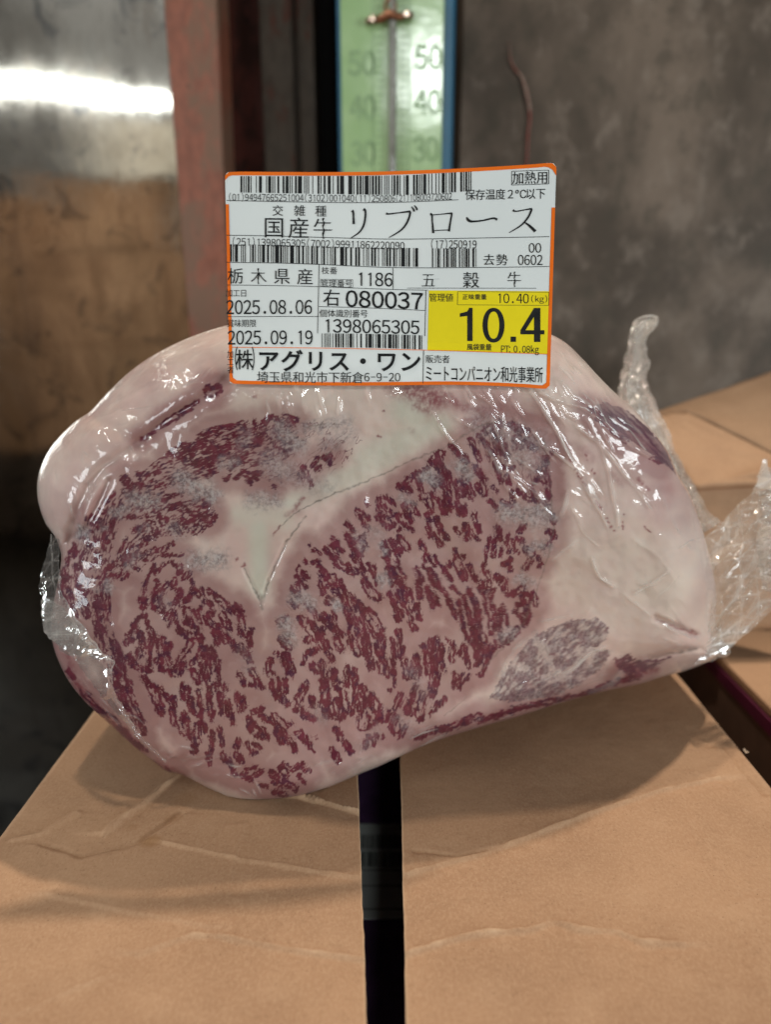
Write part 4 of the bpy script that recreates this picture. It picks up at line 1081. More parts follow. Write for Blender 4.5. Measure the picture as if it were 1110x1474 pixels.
    red = soft(wx, wy, RED) * np.clip(0.75 + 0.9 * fbm(x / 6, y / 6, 170, 3), 0, 1)
    # beads of dried blood caught in film creases
    rs = np.random.RandomState(3)
    for (x1, y1, x2, y2, n) in [(820, 662, 852, 712, 14), (852, 712, 885, 766, 22), (895, 735, 898, 765, 8), (838, 640, 862, 700, 6)]:
        for k in range(n):
            u = rs.rand(); r = 0.9 + 1.3 * rs.rand()
            red = np.maximum(red, 0.85 * np.exp(-(np.hypot(x - x1 - u * (x2 - x1) - rs.randn(), y - y1 - u * (y2 - y1) - rs.randn()) / r) ** 2))
    white = soft(x, y, WHITE)
    near = 0.88 * sstep(-30, -9, Sd)
    pink = np.clip(0.92 * near + soft(x, y, PINK) * (0.8 + 0.5 * fbm(x / 40, y / 40, 180, 2)) + 0.30 * fbm(x / 60, y / 60, 190, 3), 0, 1) * (1 - 0.9 * white)
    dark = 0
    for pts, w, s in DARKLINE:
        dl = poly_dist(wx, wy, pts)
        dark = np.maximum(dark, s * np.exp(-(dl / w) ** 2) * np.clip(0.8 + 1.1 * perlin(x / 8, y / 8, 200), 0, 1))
    return lean, frost, pink, white, purple, red, dark, n1


# ---- material
m_meat, nt, b = new_mat("marbled_beef")
c1 = N(nt, 'ShaderNodeAttribute', attribute_name='tissue')
c2 = N(nt, 'ShaderNodeAttribute', attribute_name='marks')
s1 = N(nt, 'ShaderNodeSeparateColor'); L(nt, c1.outputs['Color'], s1.inputs[0])
s2 = N(nt, 'ShaderNodeSeparateColor'); L(nt, c2.outputs['Color'], s2.inputs[0])
vec = coords(nt)
nz = noise(nt, 220, 3, 0.6, vec)
nz2 = noise(nt, 45, 3, 0.6, vec)
fat = mixc(nt, ramp(nt, nz2, 0.3, 0.7), (0.71, 0.525, 0.48), (0.78, 0.635, 0.565))
fat = mixc(nt, c1.outputs['Alpha'], fat, (0.69, 0.655, 0.56))
fat = mixc(nt, mth(nt, 'MULTIPLY', s1.outputs[2], 0.95), fat, (0.405, 0.222, 0.212))
leanc = mixc(nt, ramp(nt, nz, 0.25, 0.75), (0.112, 0.015, 0.031), (0.215, 0.035, 0.062))
leanc = mixc(nt, mth(nt, 'MULTIPLY', s2.outputs[0], 0.8), leanc, (0.085, 0.016, 0.050))
base = mixc(nt, s2.outputs[1], fat, (0.24, 0.03, 0.05))
base = mixc(nt, s1.outputs[0], base, leanc)
frc = mixc(nt, ramp(nt, noise(nt, 650, 3, 0.7, vec), 0.35, 0.65), (0.19, 0.155, 0.165), (0.58, 0.53, 0.52))
base = mixc(nt, mth(nt, 'MULTIPLY', s1.outputs[1], 0.85), base, frc)
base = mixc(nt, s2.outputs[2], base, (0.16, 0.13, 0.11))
L(nt, base, b.inputs['Base Color'])
b.inputs['Roughness'].default_value = 0.42
b.inputs['Specular IOR Level'].default_value = 0.2
b.inputs['Subsurface Weight'].default_value = 0.18
b.inputs['Subsurface Radius'].default_value = (1.0, 0.45, 0.35)
b.inputs['Subsurface Scale'].default_value = 0.0016
hgt = mth(nt, 'ADD', mth(nt, 'MULTIPLY', s1.outputs[0], -0.5), mth(nt, 'ADD', nz, mth(nt, 'MULTIPLY', s1.outputs[1], noise(nt, 650, 2, 0.6, vec))))
bump(nt, b, hgt, 0.35, 0.0003)

# ---- mesh: a square grid bent into the outline, then the long side walls
PKG = empty("beef_package", (0.02, 0.34, 0.0))
tag(PKG, "vacuum packed block of marbled beef rib lying on the carton with price label", "beef")
NG = 820
g = np.linspace(-1, 1, NG)
A_, B_ = np.meshgrid(g, g)
rr = np.maximum(np.abs(A_), np.abs(B_))
with np.errstate(divide='ignore', invalid='ignore'):
    ph = np.where(np.abs(A_) >= np.abs(B_), np.where(A_ >= 0, 0, np.pi) + np.pi / 4 * B_ / np.where(A_ == 0, 1, A_),
                  np.where(B_ >= 0, np.pi / 2, -np.pi / 2) - np.pi / 4 * A_ / np.where(B_ == 0, 1, B_))
ph = np.where(rr == 0, 0, ph)
Rg = Rsil((ph + np.pi) % (2 * np.pi) - np.pi)
PX = (CX + rr * Rg * np.cos(ph)).ravel()
PY = (CY + rr * Rg * np.sin(ph)).ravel()
TT = surf_t(PX, PY)
V = at(PX, PY, TT)
V[:, 2] = np.maximum(V[:, 2], 0.0008)
lean, frost, pink, white, purple, red, dark, n1 = paint_meat(PX, PY)
quads = grid_quads(NG, NG)
idx = np.arange(NG * NG).reshape(NG, NG)
rim = np.concatenate([idx[0, :], idx[1:, -1], idx[-1, -2::-1], idx[-2:0:-1, 0]])
rings = [V[rim]]
cen = V[rim].mean(0)
for k, (dy, sc) in enumerate([(0.008, 1.0), (0.02, 0.997), (0.05, 0.99), (0.09, 0.98), (0.14, 0.965), (0.19, 0.95), (0.225, 0.90), (0.245, 0.78), (0.253, 0.5), (0.255, 0.1)]):
    r = V[rim].copy()
    c = cen.copy()
    r = c + (r - c) * sc
    r[:, 1] = V[rim][:, 1] * 0.85 + cen[1] * 0.15 + dy
    a = np.linspace(0, 2 * np.pi, len(rim))
    r[:, 2] += 0.002 * np.sin(a * 3 + k) * (k > 2)
    r[:, 2] -= 0.010 * min(1, dy / 0.05) * sstep(0.07, 0.0, r[:, 2])
    r[:, 2] = np.maximum(r[:, 2], 0.0012)
    rings.append(r)
nr = len(rim)
allv = np.concatenate([V] + rings[1:])
q2 = []
base_i = NG * NG
prev = rim
for k in range(1, len(rings)):
    cur = base_i + (k - 1) * nr + np.arange(nr)
    q2.append(np.stack([prev, np.roll(prev, -1), np.roll(cur, -1), cur], -1))
    prev = cur
me = np_mesh("beef", allv, np.concatenate([quads[:, ::-1]] + [q for q in q2]))
nx_ = len(allv) - len(V)
side_y = allv[len(V):, 1] * 1000; side_a = np.tile(np.linspace(0, 60, nr), len(rings) - 1)
sl = sstep(0.1, 0.5, fbm(side_a, side_y / 30, 210, 3)) * 0.8
tis = np.zeros((len(allv), 4), np.float32); mk = np.zeros((len(allv), 4), np.float32)
tis[:len(V)] = np.stack([lean, frost, pink, white], -1)
mk[:len(V)] = np.stack([purple, red, dark, n1 * 0], -1)
# the sides carry on the tissue of the rim they grow from
for k in range(1, len(rings)):
    f_ = max(0, 1 - k / 4)
    s_ = slice(len(V) + (k - 1) * nr, len(V) + k * nr)
    tis[s_] = tis[rim] * f_
    tis[s_, 0] += sl[(k - 1) * nr:k * nr] * (1 - f_)
    tis[s_, 2] += 0.3 * (1 - f_)
    mk[s_] = mk[rim] * f_
add_col(me, 'tissue', np.clip(tis, 0, 1))
add_col(me, 'marks', np.clip(mk, 0, 1))
link("beef", me, m_meat, PKG)

# ================================================================== plastic film
def film_mat(name, rough=0.08, tint=(0.86, 0.83, 0.78), gloss=1.0, gmax=0.5, bmp=0.22):
    m = bpy.data.materials.new(name)
    m.use_nodes = True
    nt = m.node_tree
    nt.nodes.clear()
    out = N(nt, 'ShaderNodeOutputMaterial')
    tr = N(nt, 'ShaderNodeBsdfTransparent')
    gl = N(nt, 'ShaderNodeBsdfGlossy'); gl.inputs['Roughness'].default_value = rough
    df = N(nt, 'ShaderNodeBsdfDiffuse'); df.inputs['Color'].default_value = (*tint, 1)
    tl = N(nt, 'ShaderNodeBsdfTranslucent'); tl.inputs['Color'].default_value = (*tint, 1)
    mk_ = N(nt, 'ShaderNodeMixShader'); mk_.inputs[0].default_value = 0.45
    L(nt, df.outputs[0], mk_.inputs[1]); L(nt, tl.outputs[0], mk_.inputs[2])
    hz = N(nt, 'ShaderNodeAttribute', attribute_name='haze')
    m1 = N(nt, 'ShaderNodeMixShader')
    L(nt, hz.outputs['Fac'], m1.inputs[0]); L(nt, tr.outputs[0], m1.inputs[1]); L(nt, mk_.outputs[0], m1.inputs[2])
    fr = N(nt, 'ShaderNodeFresnel'); fr.inputs['IOR'].default_value = 1.5
    m2 = N(nt, 'ShaderNodeMixShader')
    L(nt, mth(nt, 'MINIMUM', mth(nt, 'MULTIPLY', fr.outputs[0], gloss), gmax), m2.inputs[0]); L(nt, m1.outputs[0], m2.inputs[1]); L(nt, gl.outputs[0], m2.inputs[2])
    v = coords(nt)
    bp = N(nt, 'ShaderNodeBump'); bp.inputs['Strength'].default_value = bmp; bp.inputs['Distance'].default_value = 0.0012
    L(nt, noise(nt, 130, 3, 0.55, v), bp.inputs['Height'])
    for s in (gl, df, fr): L(nt, bp.outputs['Normal'], s.inputs['Normal'])
    L(nt, m2.outputs[0], out.inputs['Surface'])
    return m


m_film = film_mat("vacuum_film", 0.06, gloss=1.0, bmp=0.32)
# creases of the tight film: polyline, height mm, width px, haze
FOLDS = [([(762, 556), (790, 602), (822, 655), (852, 715), (880, 765)], 0.55, 4.2, .42), ([(770, 560), (800, 575), (845, 590), (868, 606), (900, 632), (955, 668)], 0.9, 5, .20),
         ([(770, 636), (800, 652), (845, 690), (862, 725)], 0.4, 4, .30), ([(822, 606), (850, 628), (866, 642), (905, 690), (945, 740)], 0.5, 4, .25), ([(842, 595), (866, 642), (880, 690), (888, 730), (893, 765)], 0.5, 4, .32),
         ([(868, 642), (893, 672)], 0.5, 4, .35), ([(852, 798), (856, 812), (864, 832), (892, 850)], 0.9, 3.2, .45), ([(910, 858), (935, 842), (968, 820)], 0.6, 3, .35), ([(892, 850), (940, 888), (1000, 912)], 0.4, 4, .2),
         ([(700, 640), (712, 660), (724, 685)], 0.6, 6, .40), ([(705, 596), (715, 618), (740, 690), (760, 715)], 0.4, 3, .22), ([(735, 682), (770, 708), (790, 730)], 0.4, 3, .25), ([(820, 700), (815, 725), (805, 750)], 0.3, 6, .25),
         ([(800, 500), (840, 545), (880, 590), (930, 630)], 0.6, 5, .25), ([(800, 520), (835, 560), (875, 600)], 0.6, 5, .3), ([(800, 540), (830, 570), (860, 592)], 0.5, 5, .3), ([(812, 496), (850, 540), (885, 580)], 0.5, 4, .25),
         ([(945, 700), (975, 760), (1000, 800)], 0.3, 6, .2), ([(905, 770), (950, 800), (985, 850)], 0.3, 6, .15), ([(780, 905), (740, 935), (715, 985)], 0.3, 6, .28), ([(770, 895), (830, 885)], 0.3, 5, .25),
         ([(806, 975), (850, 942), (878, 928)], 0.5, 4, .4), ([(842, 1000), (880, 985), (900, 960)], 0.3, 8, .2), ([(360, 1132), (372, 1150)], 0.5, 3, .3), ([(365, 1118), (378, 1146)], 0.5, 3, .3),
         ([(262, 1090), (300, 1088), (330, 1092)], 0.5, 4, .1), ([(318, 1118), (345, 1112)], 0.5, 3, .1), ([(120, 752), (128, 720), (150, 690)], 0.6, 4, .15), ([(98, 690), (112, 700), (150, 668), (182, 652)], 0.5, 4, .08),
         ([(195, 668), (205, 650)], .5, 3, .15), ([(210, 660), (218, 640)], .5, 3, .18), ([(226, 650), (232, 630)], .5, 3, .18), ([(246, 640), (250, 618)], .5, 3, .15), ([(268, 625), (272, 608)], .5, 3, .12), ([(288, 612), (292, 592)], .4, 3, .12),
         ([(395, 560), (404, 600)], .35, 5, .1), ([(412, 562), (424, 602)], .35, 5, .1), ([(435, 565), (445, 605)], .3, 5, .08), ([(150, 590), (200, 560), (265, 535), (320, 510)], .5, 6, .06), ([(170, 556), (230, 520), (300, 490)], .4, 5, .1)]

# many short wrinkles of tight film: area, direction (deg), number, length px
rsw = np.random.RandomState(17)
for (ax, ay, bx2, by2, spread, ang0, n_, ln_) in [(800, 500, 940, 640, 24, 47, 34, 60), (780, 580, 960, 760, 50, 55, 22, 70), (850, 760, 1000, 900, 50, -30, 12, 45), (960, 880, 1020, 940, 20, 20, 10, 40),
                                                  (110, 690, 300, 590, 14, 62, 46, 16), (90, 640, 120, 760, 20, 75, 22, 22), (130, 600, 320, 490, 22, -28, 26, 46), (340, 570, 520, 580, 14, 80, 16, 26),
                                                  (560, 575, 780, 590, 20, 60, 20, 34), (700, 620, 780, 720, 24, 50, 12, 50), (250, 1085, 380, 1130, 18, 10, 26, 22), (80, 900, 210, 1070, 14, 48, 26, 30),
                                                  (740, 930, 880, 960, 30, -35, 14, 50), (430, 1120, 540, 1085, 14, -20, 10, 26), (600, 1060, 900, 985, 12, -18, 16, 40)]:
    for k in range(n_):
        u = rsw.rand(); a_ = math.radians(ang0 + rsw.randn() * 12); l_ = ln_ * (0.5 + rsw.rand())
        cx_ = ax + (bx2 - ax) * u + rsw.randn() * spread; cy_ = ay + (by2 - ay) * u + rsw.randn() * spread
        dx_, dy_ = math.cos(a_) * l_ / 2, math.sin(a_) * l_ / 2
        bend = rsw.randn() * l_ * 0.06
        FOLDS.append(([(cx_ - dx_, cy_ - dy_), (cx_ - dy_ * bend / l_ * 2, cy_ + dx_ * bend / l_ * 2), (cx_ + dx_, cy_ + dy_)], 0.18 + 0.42 * rsw.rand() ** 2, 1.6 + 2.0 * rsw.rand(), 0.04 + 0.30 * rsw.rand() ** 2))
NF = 660
g = np.linspace(-1, 1, NF)
A_, B_ = np.meshgrid(g, g)
rr = np.maximum(np.abs(A_), np.abs(B_))
with np.errstate(divide='ignore', invalid='ignore'):
    ph = np.where(np.abs(A_) >= np.abs(B_), np.where(A_ >= 0, 0, np.pi) + np.pi / 4 * B_ / np.where(A_ == 0, 1, A_),
                  np.where(B_ >= 0, np.pi / 2, -np.pi / 2) - np.pi / 4 * A_ / np.where(B_ == 0, 1, B_))
Rg = Rsil((ph + np.pi) % (2 * np.pi) - np.pi)
FX = (CX + rr * Rg * np.cos(ph)).ravel(); FY = (CY + rr * Rg * np.sin(ph)).ravel()
ft = surf_t(FX, FY)
lift = np.full(FX.shape, 0.0007) + 0.00025 * fbm(FX / 40, FY / 40, 600, 3)
haze = np.full(FX.shape, 0.012) + 0.02 * np.clip(fbm(FX / 70, FY / 70, 620, 3), 0, 1)
haze += 0.16 * sstep(780, 1000, FX) * sstep(560, 640, FY) * np.clip(0.6 + fbm(FX / 50, FY / 50, 630, 2), 0, 1)
haze += 0.22 * sstep(780, 830, FX) * sstep(640, 560, FY)
for pts, h, w_, hz_ in FOLDS:
    x0, y0 = np.min(pts, 0) - 40; x1, y1 = np.max(pts, 0) + 40
    m = (FX > x0) & (FX < x1) & (FY > y0) & (FY < y1)
    xx = FX[m] + 2.5 * perlin(FX[m] / 30, FY[m] / 30, 640); yy = FY[m] + 2.5 * perlin(FX[m] / 30, FY[m] / 30, 641)
    d = poly_dist(xx, yy, pts)
    amp = np.clip(0.75 + 0.7 * perlin(FX[m] / 25, FY[m] / 25, 642), 0.15, 1.3)
    wv = w_ * (0.8 + 0.5 * perlin(FX[m] / 35, FY[m] / 35, 643))
    e_ = np.minimum(np.hypot(xx - pts[0][0], yy - pts[0][1]), np.hypot(xx - pts[-1][0], yy - pts[-1][1]))
    amp = amp * sstep(0, 14, e_)
    lift[m] += 1.25 * h / 1000 * amp * np.exp(-np.abs(d / wv) ** 1.5)
    haze[m] = np.maximum(haze[m], min(0.8, 1.5 * hz_) * amp * np.exp(-np.abs(d / (wv * 0.8)) ** 3))  # whiteness of gathered film, raised in place of missing glints
FV = at(FX, FY, ft - lift)
FV[:, 2] = np.maximum(FV[:, 2], 0.0003)
rp = np.hypot(FX - CX, FY - CY)
me = np_mesh("vacuum_film", FV, grid_quads(NF, NF)[:, ::-1])
add_attr(me, 'haze', np.clip(haze, 0, 0.9))
link("vacuum_film", me, m_film, PKG)


def facet(x, y, scale, seed):
    """crumpled film: flat facets meeting in sharp creases; also how near a crease is"""
    x = x + 0.55 * scale * perlin(x / scale / 1.7, y / scale / 1.7, seed + 1); y = y + 0.55 * scale * perlin(x / scale / 1.7, y / scale / 1.7, seed + 2)
    r = np.random.RandomState(seed).rand(128, 128) - 0.5
    x = x / scale; y = y / scale
    i = np.floor(x).astype(int); j = np.floor(y).astype(int); fx = x - i; fy = y - j
    h = lambda a, b_: r[a & 127, b_ & 127]
    lo = fx + fy < 1
    v1 = h(i, j) + (h(i + 1, j) - h(i, j)) * fx + (h(i, j + 1) - h(i, j)) * fy
    v2 = h(i + 1, j + 1) + (h(i, j + 1) - h(i + 1, j + 1)) * (1 - fx) + (h(i + 1, j) - h(i + 1, j + 1)) * (1 - fy)
    e = np.where(lo, np.minimum(np.minimum(fx, fy), 1 - fx - fy), np.minimum(np.minimum(1 - fx, 1 - fy), fx + fy - 1))
    return np.where(lo, v1, v2), e


def film_sheet(name, left, right, t_fn, nu, nv, crumple, ridge, haze_fn, seed, mat, scale=26):
    """a loose sheet of film between two photo outlines, with folds and crumples"""
    a = catmull(left, 12, False); b_ = catmull(right, 12, False)

    def res(p, n):
        s = np.concatenate([[0], np.cumsum(np.hypot(*np.diff(p, axis=0).T))])
        q = np.linspace(0, s[-1], n)
        return np.stack([np.interp(q, s, p[:, 0]), np.interp(q, s, p[:, 1])], -1)
    a = res(a, nv); b_ = res(b_, nv)
    u = np.linspace(0, 1, nu)
    P = a[:, None] * (1 - u[None, :, None]) + b_[:, None] * u[None, :, None]
    U, Vv = np.meshgrid(u, np.linspace(0, 1, nv))
    x, y = P[..., 0], P[..., 1]
    jx, _ = facet(x, y, 9, seed + 50); jy, _ = facet(x, y, 9, seed + 53)
    x = x + 5.0 * jx; y = y + 5.0 * jy
    f1, e1 = facet(x, y, scale, seed); f2, e2 = facet(x, y, scale * 0.42, seed + 9)
    d = t_fn(U, Vv, x, y) + crumple * (1.5 * f1 + 0.45 * f2) + 0.6 * ridge(U, Vv, x, y)
    me = np_mesh(name, at(x, y, d).reshape(-1, 3), grid_quads(nu, nv))
    pat = np.clip(0.5 + perlin(x / 30, y / 30, seed + 60), 0.1, 1)
    h = haze_fn(U, Vv, x, y) * np.clip(1 + 1.3 * f1, 0.3, 2) + 0.38 * pat * sstep(0.07, 0.0, e1) + 0.20 * pat * sstep(0.10, 0.0, e2)
    add_attr(me, 'haze', np.clip(h, 0.02, 0.92))
    return link(name, me, mat, PKG)


m_film2 = film_mat("loose_film", 0.10, (0.90, 0.87, 0.82), 1.0, 0.35, 0.06)
# upper tail rising behind the right shoulder
tailL = [(912, 462), (910, 474), (903, 500), (896, 530), (891, 560), (888, 590), (905, 622), (940, 660), (968, 700), (985, 735), (995, 775)]
tailR = [(946, 456), (944, 470), (930, 492), (935, 520), (933, 545), (944, 580), (960, 615), (978, 662), (1003, 702), (1020, 735), (1040, 752)]
tail_t = lambda U, Vv, x, y: 0.400 - 0.022 * Vv + 0.010 * np.cos(U * 9) * (1 - Vv) * 0.6
film_sheet("film_tail", tailL, tailR, tail_t, 70, 180, 0.010, lambda U, Vv, x, y: 0.004 * np.sin(U * 16 + 3 * perlin(x / 30, y / 30, 700)),
           lambda U, Vv, x, y: 0.24 + 0.24 * np.exp(-((U - 0.65) / 0.22) ** 2) + 0.18 * sstep(0.10, 0.0, Vv) + 0.12 * np.exp(-((U - 0.1) / 0.1) ** 2), 700, m_film2)
film_sheet("film_tail", [(p[0] + 3, p[1] + 2) for p in tailL], [(p[0] - 6, p[1] + 1) for p in tailR], lambda U, Vv, x, y: tail_t(U, Vv, x, y) + 0.012, 50, 140, 0.010,
           lambda U, Vv, x, y: 0.004 * np.sin(U * 11 + 4 * perlin(x / 30, y / 30, 720)), lambda U, Vv, x, y: 0.17 + 0 * U, 720, m_film2)
# rolled lip at the very tip
lip = [at(912 + 17 * (1 + math.cos(a)) , 463 + 7 * math.sin(a) - 4 * math.cos(a), 0.398 + 0.004 * math.sin(a)) for a in np.linspace(0, 6.28, 28)]
me = tube_mesh("rolled_lip", [tuple(p) for p in lip], 0.0006, 6)
add_attr(me, 'haze', np.full(len(me.vertices), 0.35))
link("rolled_lip", me, m_film2, PKG)

# right hand fan of film, gathered to the knot at the corner of the block
fanA = [(985, 790), (1012, 775), (1032, 757), (1050, 738), (1076, 716), (1084, 702), (1098, 664), (1108, 672), (1126, 690), (1150, 720)]
fanB = [(1018, 945), (1026, 942), (1036, 938), (1048, 936), (1060, 922), (1076, 912), (1092, 898), (1108, 884), (1126, 868), (1150, 850)]


def fan_ridge(U, Vv, x, y):
    an = np.arctan2(y - 935, x - 1010)
    return 0.0035 * np.sin(an * 17 + 2.5 * perlin(x / 50, y / 50, 741)) + 0.002 * np.abs(perlin(an * 9, x / 80, 742))


def fan_haze(U, Vv, x, y):
    an = np.arctan2(y - 935, x - 1010)
    h = 0.16 + 0.10 * fbm(x / 60, y / 60, 743, 2) + 0.30 * sstep(0.72, 1.0, np.sin(an * 17 + 2.5 * perlin(x / 50, y / 50, 741)))
    return h + 0.18 * np.exp(-(np.hypot(x - 1030, y - 915) / 45) ** 2)


film_sheet("film_fan", fanA, fanB, lambda U, Vv, x, y: 0.352 + 0.02 * Vv - 0.01 * np.sin(U * 3.1), 150, 130, 0.006, fan_ridge, fan_haze, 740, m_film2)
film_sheet("film_fan", [(p[0] - 2, p[1] + 12) for p in fanA], [(p[0], p[1] - 8) for p in fanB], lambda U, Vv, x, y: 0.368 + 0.02 * Vv, 90, 80, 0.007, lambda U, Vv, x, y: fan_ridge(U, Vv, x + 30, y), lambda U, Vv, x, y: 0.08 + 0 * U, 760, m_film2)
# crinkled ruffle beside the fan's outer edge
film_sheet("film_ruffle", [(1092, 706), (1096, 740), (1088, 780), (1094, 820), (1100, 850)], [(1140, 700), (1130, 740), (1135, 790), (1130, 830), (1136, 860)],
           lambda U, Vv, x, y: 0.350 + 0 * U, 60, 160, 0.014, lambda U, Vv, x, y: 0.004 * np.sin(Vv * 60 + 5 * U), lambda U, Vv, x, y: 0.30 + 0 * U, 780, m_film2)
film_sheet("film_peak", [(1086, 700), (1090, 690), (1097, 664), (1100, 660)], [(1140, 716), (1125, 706), (1112, 690), (1104, 661)], lambda U, Vv, x, y: 0.345 + 0 * U, 30, 50, 0.008, lambda U, Vv, x, y: 0 * U,
           lambda U, Vv, x, y: 0.4 + 0 * U, 790, m_film2)
film_sheet("film_corner", [(1004, 918), (1010, 940), (1000, 958)], [(1036, 920), (1052, 938), (1034, 948)], lambda U, Vv, x, y: 0.352 + 0.004 * U, 40, 40, 0.004, lambda U, Vv, x, y: 0 * U, lambda U, Vv, x, y: 0.35 + 0 * U, 795, m_film2)

# bunched fold on the left edge
film_sheet("film_fold", [(72, 770), (66, 800), (58, 832), (56, 850), (62, 865), (60, 890), (68, 915), (96, 937), (110, 952), (126, 975), (150, 1006), (178, 1040), (208, 1074), (238, 1097)],
           [(84, 776), (84, 800), (86, 828), (88, 850), (100, 872), (118, 900), (138, 928), (152, 944), (164, 952), (163, 972), (168, 1000), (184, 1032), (210, 1066), (238, 1094)],
           lambda U, Vv, x, y: surf_t(np.clip(x, 84, None), y) * 1.0 - 0.006 + 0.010 * sstep(90, 60, x), 70, 240, 0.0035,
           lambda U, Vv, x, y: -0.0015 * np.sin(U * 6 + Vv * 7), lambda U, Vv, x, y: 0.09 + 0.30 * np.exp(-((Vv - 0.38) / 0.10) ** 2) + 0.30 * np.exp(-((U - 1.0) / 0.06) ** 2), 800, m_film2)
film_sheet("film_fold", [(62, 858), (58, 880), (64, 905), (80, 928), (96, 942)], [(88, 872), (108, 896), (128, 922), (146, 940), (160, 950)],
           lambda U, Vv, x, y: surf_t(np.clip(x, 84, None), y) - 0.0075 + 0.010 * sstep(90, 60, x), 50, 80, 0.004, lambda U, Vv, x, y: -0.001 * np.sin(Vv * 22 + U * 3), lambda U, Vv, x, y: 0.20 + 0 * U, 820, m_film2, 16)

# ================================================================== price label
def label_t(x, y):
    """depth of the label: stuck to the block at its foot, upright above"""
    v_ = np.clip((y - 245) / 310, -0.1, 1.1)
    h = (x - 560) / 240
    flat = 0.2595 + 0.0065 * v_ + 0.0050 * h + 0.0035 * h * h - 0.0006 * np.sin(h * 4.0 + v_ * 3) - 0.0012 * np.clip(v_ - 0.93, 0, 1) * 10 * (h > 0.5)
    # where it meets the block the sticker follows its surface
    body = surf_t(np.asarray(x, float), np.asarray(y, float)) - 0.0034
    k = np.clip(0.5 + 0.5 * (body - flat) / 0.003, 0, 1)
    return body * (1 - k) + flat * k - 0.003 * k * (1 - k)


T_TOP = catmull([(324, 253), (333, 248), (400, 248), (480, 248.2), (570, 246.8), (680, 242.2), (760, 237.5), (794, 235.3), (801, 241)], 8, False)
T_BOT = catmull([(330.5, 549), (337, 552.5), (400, 554), (480, 555.3), (560, 555.0), (640, 554.2), (700, 555.2), (755, 557.8), (785, 559.8), (791.5, 555)], 8, False)


def edge_y(P, x): return np.interp(x, P[:, 0], P[:, 1])


def lab_xy(u, v_):
    """u, v in 0..1 -> photo units inside the label outline"""
    xl = 324 + (330.5 - 324) * v_; xr = 801 + (791.5 - 801) * v_
    x = xl + (xr - xl) * u
    xt = 324 + 477 * u; xb = 330.5 + 461 * u
    y = edge_y(T_TOP, xt) * (1 - v_) + edge_y(T_BOT, xb) * v_
    return x, y


m_label, nt, b = new_mat("label_paper")
v = coords(nt)
c = mixc(nt, noise(nt, 40, 3, 0.5, v), (0.67, 0.705, 0.70), (0.70, 0.735, 0.73))
L(nt, c, b.inputs['Base Color']); b.inputs['Roughness'].default_value = 0.42
bump(nt, b, noise(nt, 25, 2, 0.5, v), 0.15, 0.002)
m_black = simple_mat("label_ink", (0.014, 0.015, 0.016), 0.5, 0, 0.3, 300, 0)
m_orange = simple_mat("label_orange", (0.80, 0.155, 0.012), 0.42, 0, 0.05, 60, 0)
m_yellow = simple_mat("label_yellow", (0.80, 0.66, 0.012), 0.42, 0, 0.04, 60, 0)

for m_ in (m_black, m_orange, m_yellow):
    m_.node_tree.nodes['Principled BSDF'].inputs['Specular IOR Level'].default_value = 0.1
LV = np.linspace(0, 1, 60); LU = np.linspace(0, 1, 120)
U, Vv = np.meshgrid(LU, LV)
x, y = lab_xy(U, Vv)
P = at(x, y, label_t(x, y))
me = solid_sheet("price_label", P, (0, 0.00022, 0))
LAB = link("price_label", me, m_label, PKG)
LAB['label'] = "white price label with orange border and yellow weight panel"


def on_label(x, y, lift=0.00012):
    return at(x, y, label_t(x, y) - lift)


def strip_grid(x0, y0, x1, y1, n=40):
    pass


def poly_strip(A, B, n):
    """quads between two polylines sampled alike"""
    V = np.concatenate([A, B]); k = len(A)
    return V, [(i, i + 1, k + i + 1, k + i) for i in range(k - 1)]


class Print:
    def __init__(s): s.V = []; s.F = []; s.n = 0
    def add(s, V, F):
        V = np.asarray(V, float)
        if not len(V): return
        s.V.append(V); s.F += [tuple(k + s.n for k in f) for f in F]; s.n += len(V)
    def quad(s, *p): s.add(p, [(0, 1, 2, 3)])
    def rule(s, pts, w=0.9):
        p = catmull(pts, 6, False) if len(pts) > 2 else np.array([np.array(pts[0]) * (1 - q) + np.array(pts[1]) * q for q in np.linspace(0, 1, 12)], float)
        d = np.gradient(p, axis=0); d /= np.linalg.norm(d, axis=1)[:, None] + 1e-9
        nrm = np.stack([-d[:, 1], d[:, 0]], -1) * w / 2
        V, F = poly_strip(p - nrm, p + nrm, 0)
        s.add(V, F)
    def text(s, *a, **k): s.add(*text_geom(*a, **k))
    def build(s, name, mat, lift, parent=None):
        V = np.concatenate(s.V)
        me = flat_mesh(name, on_label(V[:, 0], V[:, 1], lift), s.F)
        return link(name, me, mat, parent or LAB)


# orange border
pr = Print()
n = 90
xs = np.linspace(324, 801, n)
q = np.linspace(0, 1, n)
xo, yo = lab_xy(q, np.zeros(n)); 
inner = yo + np.where(xs < 340, 4 + (340 - xs) * 0.30 * 0.6, 5.2); inner = np.where(xs > 788, yo + 5.2 + (xs - 788) * 0.55, inner)
pr.add(*poly_strip(np.stack([xo, yo], -1), np.stack([xo, inner], -1), n))
xo, yo = lab_xy(q, np.ones(n))
th_b = 5.0 + 8 * np.exp(-((q * 477) / 5.5) ** 2) + 9 * np.exp(-(((1 - q) * 477) / 5.5) ** 2)
pr.add(*poly_strip(np.stack([xo, yo - th_b], -1), np.stack([xo, yo], -1), n))
vl = np.linspace(0.14, 1.0, 40); xo, yo = lab_xy(np.zeros(40), vl)
pr.add(*poly_strip(np.stack([xo, np.minimum(yo, 549)], -1), np.stack([xo + 4.6, np.minimum(yo, 551)], -1), 40))
vl = np.linspace(0.185, 1.0, 40); xo, yo = lab_xy(np.ones(40), vl)
pr.add(*poly_strip(np.stack([xo - 5.0, np.minimum(yo, 556)], -1), np.stack([xo, np.minimum(yo, 555)], -1), 40))
pr.build("label_border", m_orange, 0.00016)
